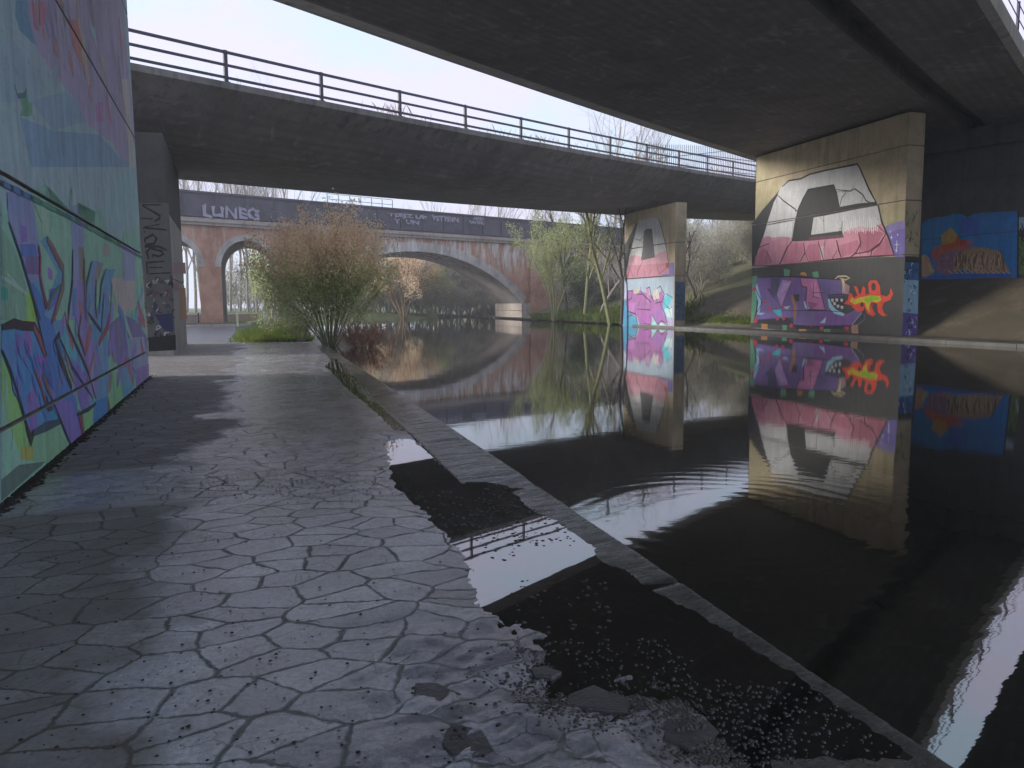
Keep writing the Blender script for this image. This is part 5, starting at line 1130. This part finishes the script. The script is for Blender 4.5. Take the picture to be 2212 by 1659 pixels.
def grit(name, label, cat, pts, mt, r0_, r1_, flat=.6, seed=1):
    rd = random.Random(seed); mb = MB()
    for (x, y, z) in pts:
        r = rd.uniform(r0_, r1_); n = 6; a0 = rd.random() * 6; vs = []
        for rr_, zz in ((1, -.3), (.85, .35), (.4, .8)): vs += [(x + r * rr_ * rd.uniform(.8, 1.2) * math.cos(a0 + 6.283 * i / n), y + r * rr_ * rd.uniform(.8, 1.2) * math.sin(a0 + 6.283 * i / n), z + r * flat * zz) for i in range(n)]
        vs.append((x, y, z + r * flat)); fs = [(k_ * n + i, k_ * n + (i + 1) % n, (k_ + 1) * n + (i + 1) % n, (k_ + 1) * n + i) for k_ in range(2) for i in range(n)] + [(2 * n + i, 2 * n + (i + 1) % n, 3 * n) for i in range(n)]
        mb.add(vs, fs)
    o = mb.build(name, mt, smooth=True); tag(o, label, cat, kind='stuff'); return o
rd = random.Random(8); P1 = []
def sc_px(n, x0, x1, y0, y1, cond=None, z=.02, gx=None):
    out = []
    while len(out) < n:
        x = rd.uniform(x0, x1); y = rd.uniform(y0, y1)
        if cond and not cond(x, y): continue
        p = PZ(x, y, z); out.append((p.x, p.y, z))
    return out
def inpud(x, y):
    p = PZ(x, y, .02); return sdist(np.array([p.x]), np.array([p.y]), pud)[0] < .0 and p.x < xout(p.y) - .1
P1 = sc_px(420, 1300, 1960, 1470, 1657, lambda x, y: inpud(x, y) and rd.random() < .25 + .75 * math.exp(-((x - 1620) / 190) ** 2)) + sc_px(170, 1100, 1500, 1380, 1560, inpud)
P2 = sc_px(200, 870, 1120, 1060, 1220, lambda x, y: inpud(x, y) and rd.random() < math.exp(-((y - 1130 - (x - 1000) * .3) / 45) ** 2)) + sc_px(90, 1040, 1200, 1040, 1110, inpud) + sc_px(60, 1100, 1320, 1250, 1420, inpud) + sc_px(90, 1100, 1240, 1080, 1180, inpud)
grit('floating_grit', 'scattered wet pebbles and bubbles breaking the surface of the puddle', 'grit', P1, M_grit, .003, .010, .7, 1)
grit('floating_debris', 'flecks of leaf and seed floating on the farther puddle', 'debris', P2, M_grit, .006, .016, .35, 2)
P5 = sc_px(26, 1230, 1420, 885, 940, None, .003) + sc_px(16, 760, 1000, 800, 960, lambda x, y: PZ(x, y).x > 2.7, .003) + sc_px(12, 1350, 1500, 880, 960, None, .003)
grit('floating_leaves', 'few pale leaves drifting on the river', 'leaves', P5, M_straw, .008, .02, .08, 9)
P3 = []
for i in range(2600):
    y = 1.5 + abs(rd.gauss(0, 1)) * 9
    if y > 19: continue
    f = (y - 6.92) / 11.72; xw = -2.0 - .36 * f; P3.append((xw + abs(rd.gauss(0, .05)), y, .05))
grit('leaf_litter', 'dark strip of leaf litter and moss along the foot of the painted wall', 'litter', P3, plain('leaf_litter_dark', (.03, .024, .018), .8, .5, 20), .008, .03, .5, 3)
cand = [PZ(rd.uniform(780, 1990), rd.uniform(1400, 1658), .03) for _ in range(26000)]
cX = np.array([c.x for c in cand]); cY = np.array([c.y for c in cand]); cS = sdist(cX, cY, pud); cZ = pathz(cX, cY)
bd = [(cX[i], cY[i], cZ[i]) for i in range(len(cand)) if cX[i] < xin(cY[i]) - .02 and rd.random() < math.exp(-((cS[i] - .06) / .13) ** 2)][:2600]
grit('rubble_grit', 'silt, crumbs and small stones along the broken edge of the paving', 'grit', bd, plain('silt', (.075, .066, .056), .45, .6, 30), .0025, .011, .6, 6)
P4 = sc_px(500, 350, 900, 985, 1120, lambda x, y: rd.random() < math.exp(-((y - 1045) / 28) ** 2) , .054) + sc_px(260, 0, 1100, 1150, 1650, lambda x, y: PZ(x, y).x < 1.3 and not inpud(x, y), .056)
grit('path_grit', 'dark seeds and crumbs scattered over the wet paving', 'grit', P4, plain('crumbs', (.02, .016, .012), .7, .5, 20), .003, .009, .5, 4)
m = MB(); m.box((-260, -130, -2.2), (320, 430, 32))
t = NT('haze_air'); t.t.nodes.remove(t.b); v = t.n('ShaderNodeVolumePrincipled'); v.inputs['Color'].default_value = (.93, .93, .97, 1); v.inputs['Density'].default_value = .0017; v.inputs['Anisotropy'].default_value = .2
t.l(v.outputs[0], t.t.nodes['Material Output'].inputs['Volume'])
hz = m.build('haze', t.m); tag(hz, 'thin pale winter mist between the viewer and the far bank', 'haze', kind='stuff')
sc.cycles.volume_bounces = 1
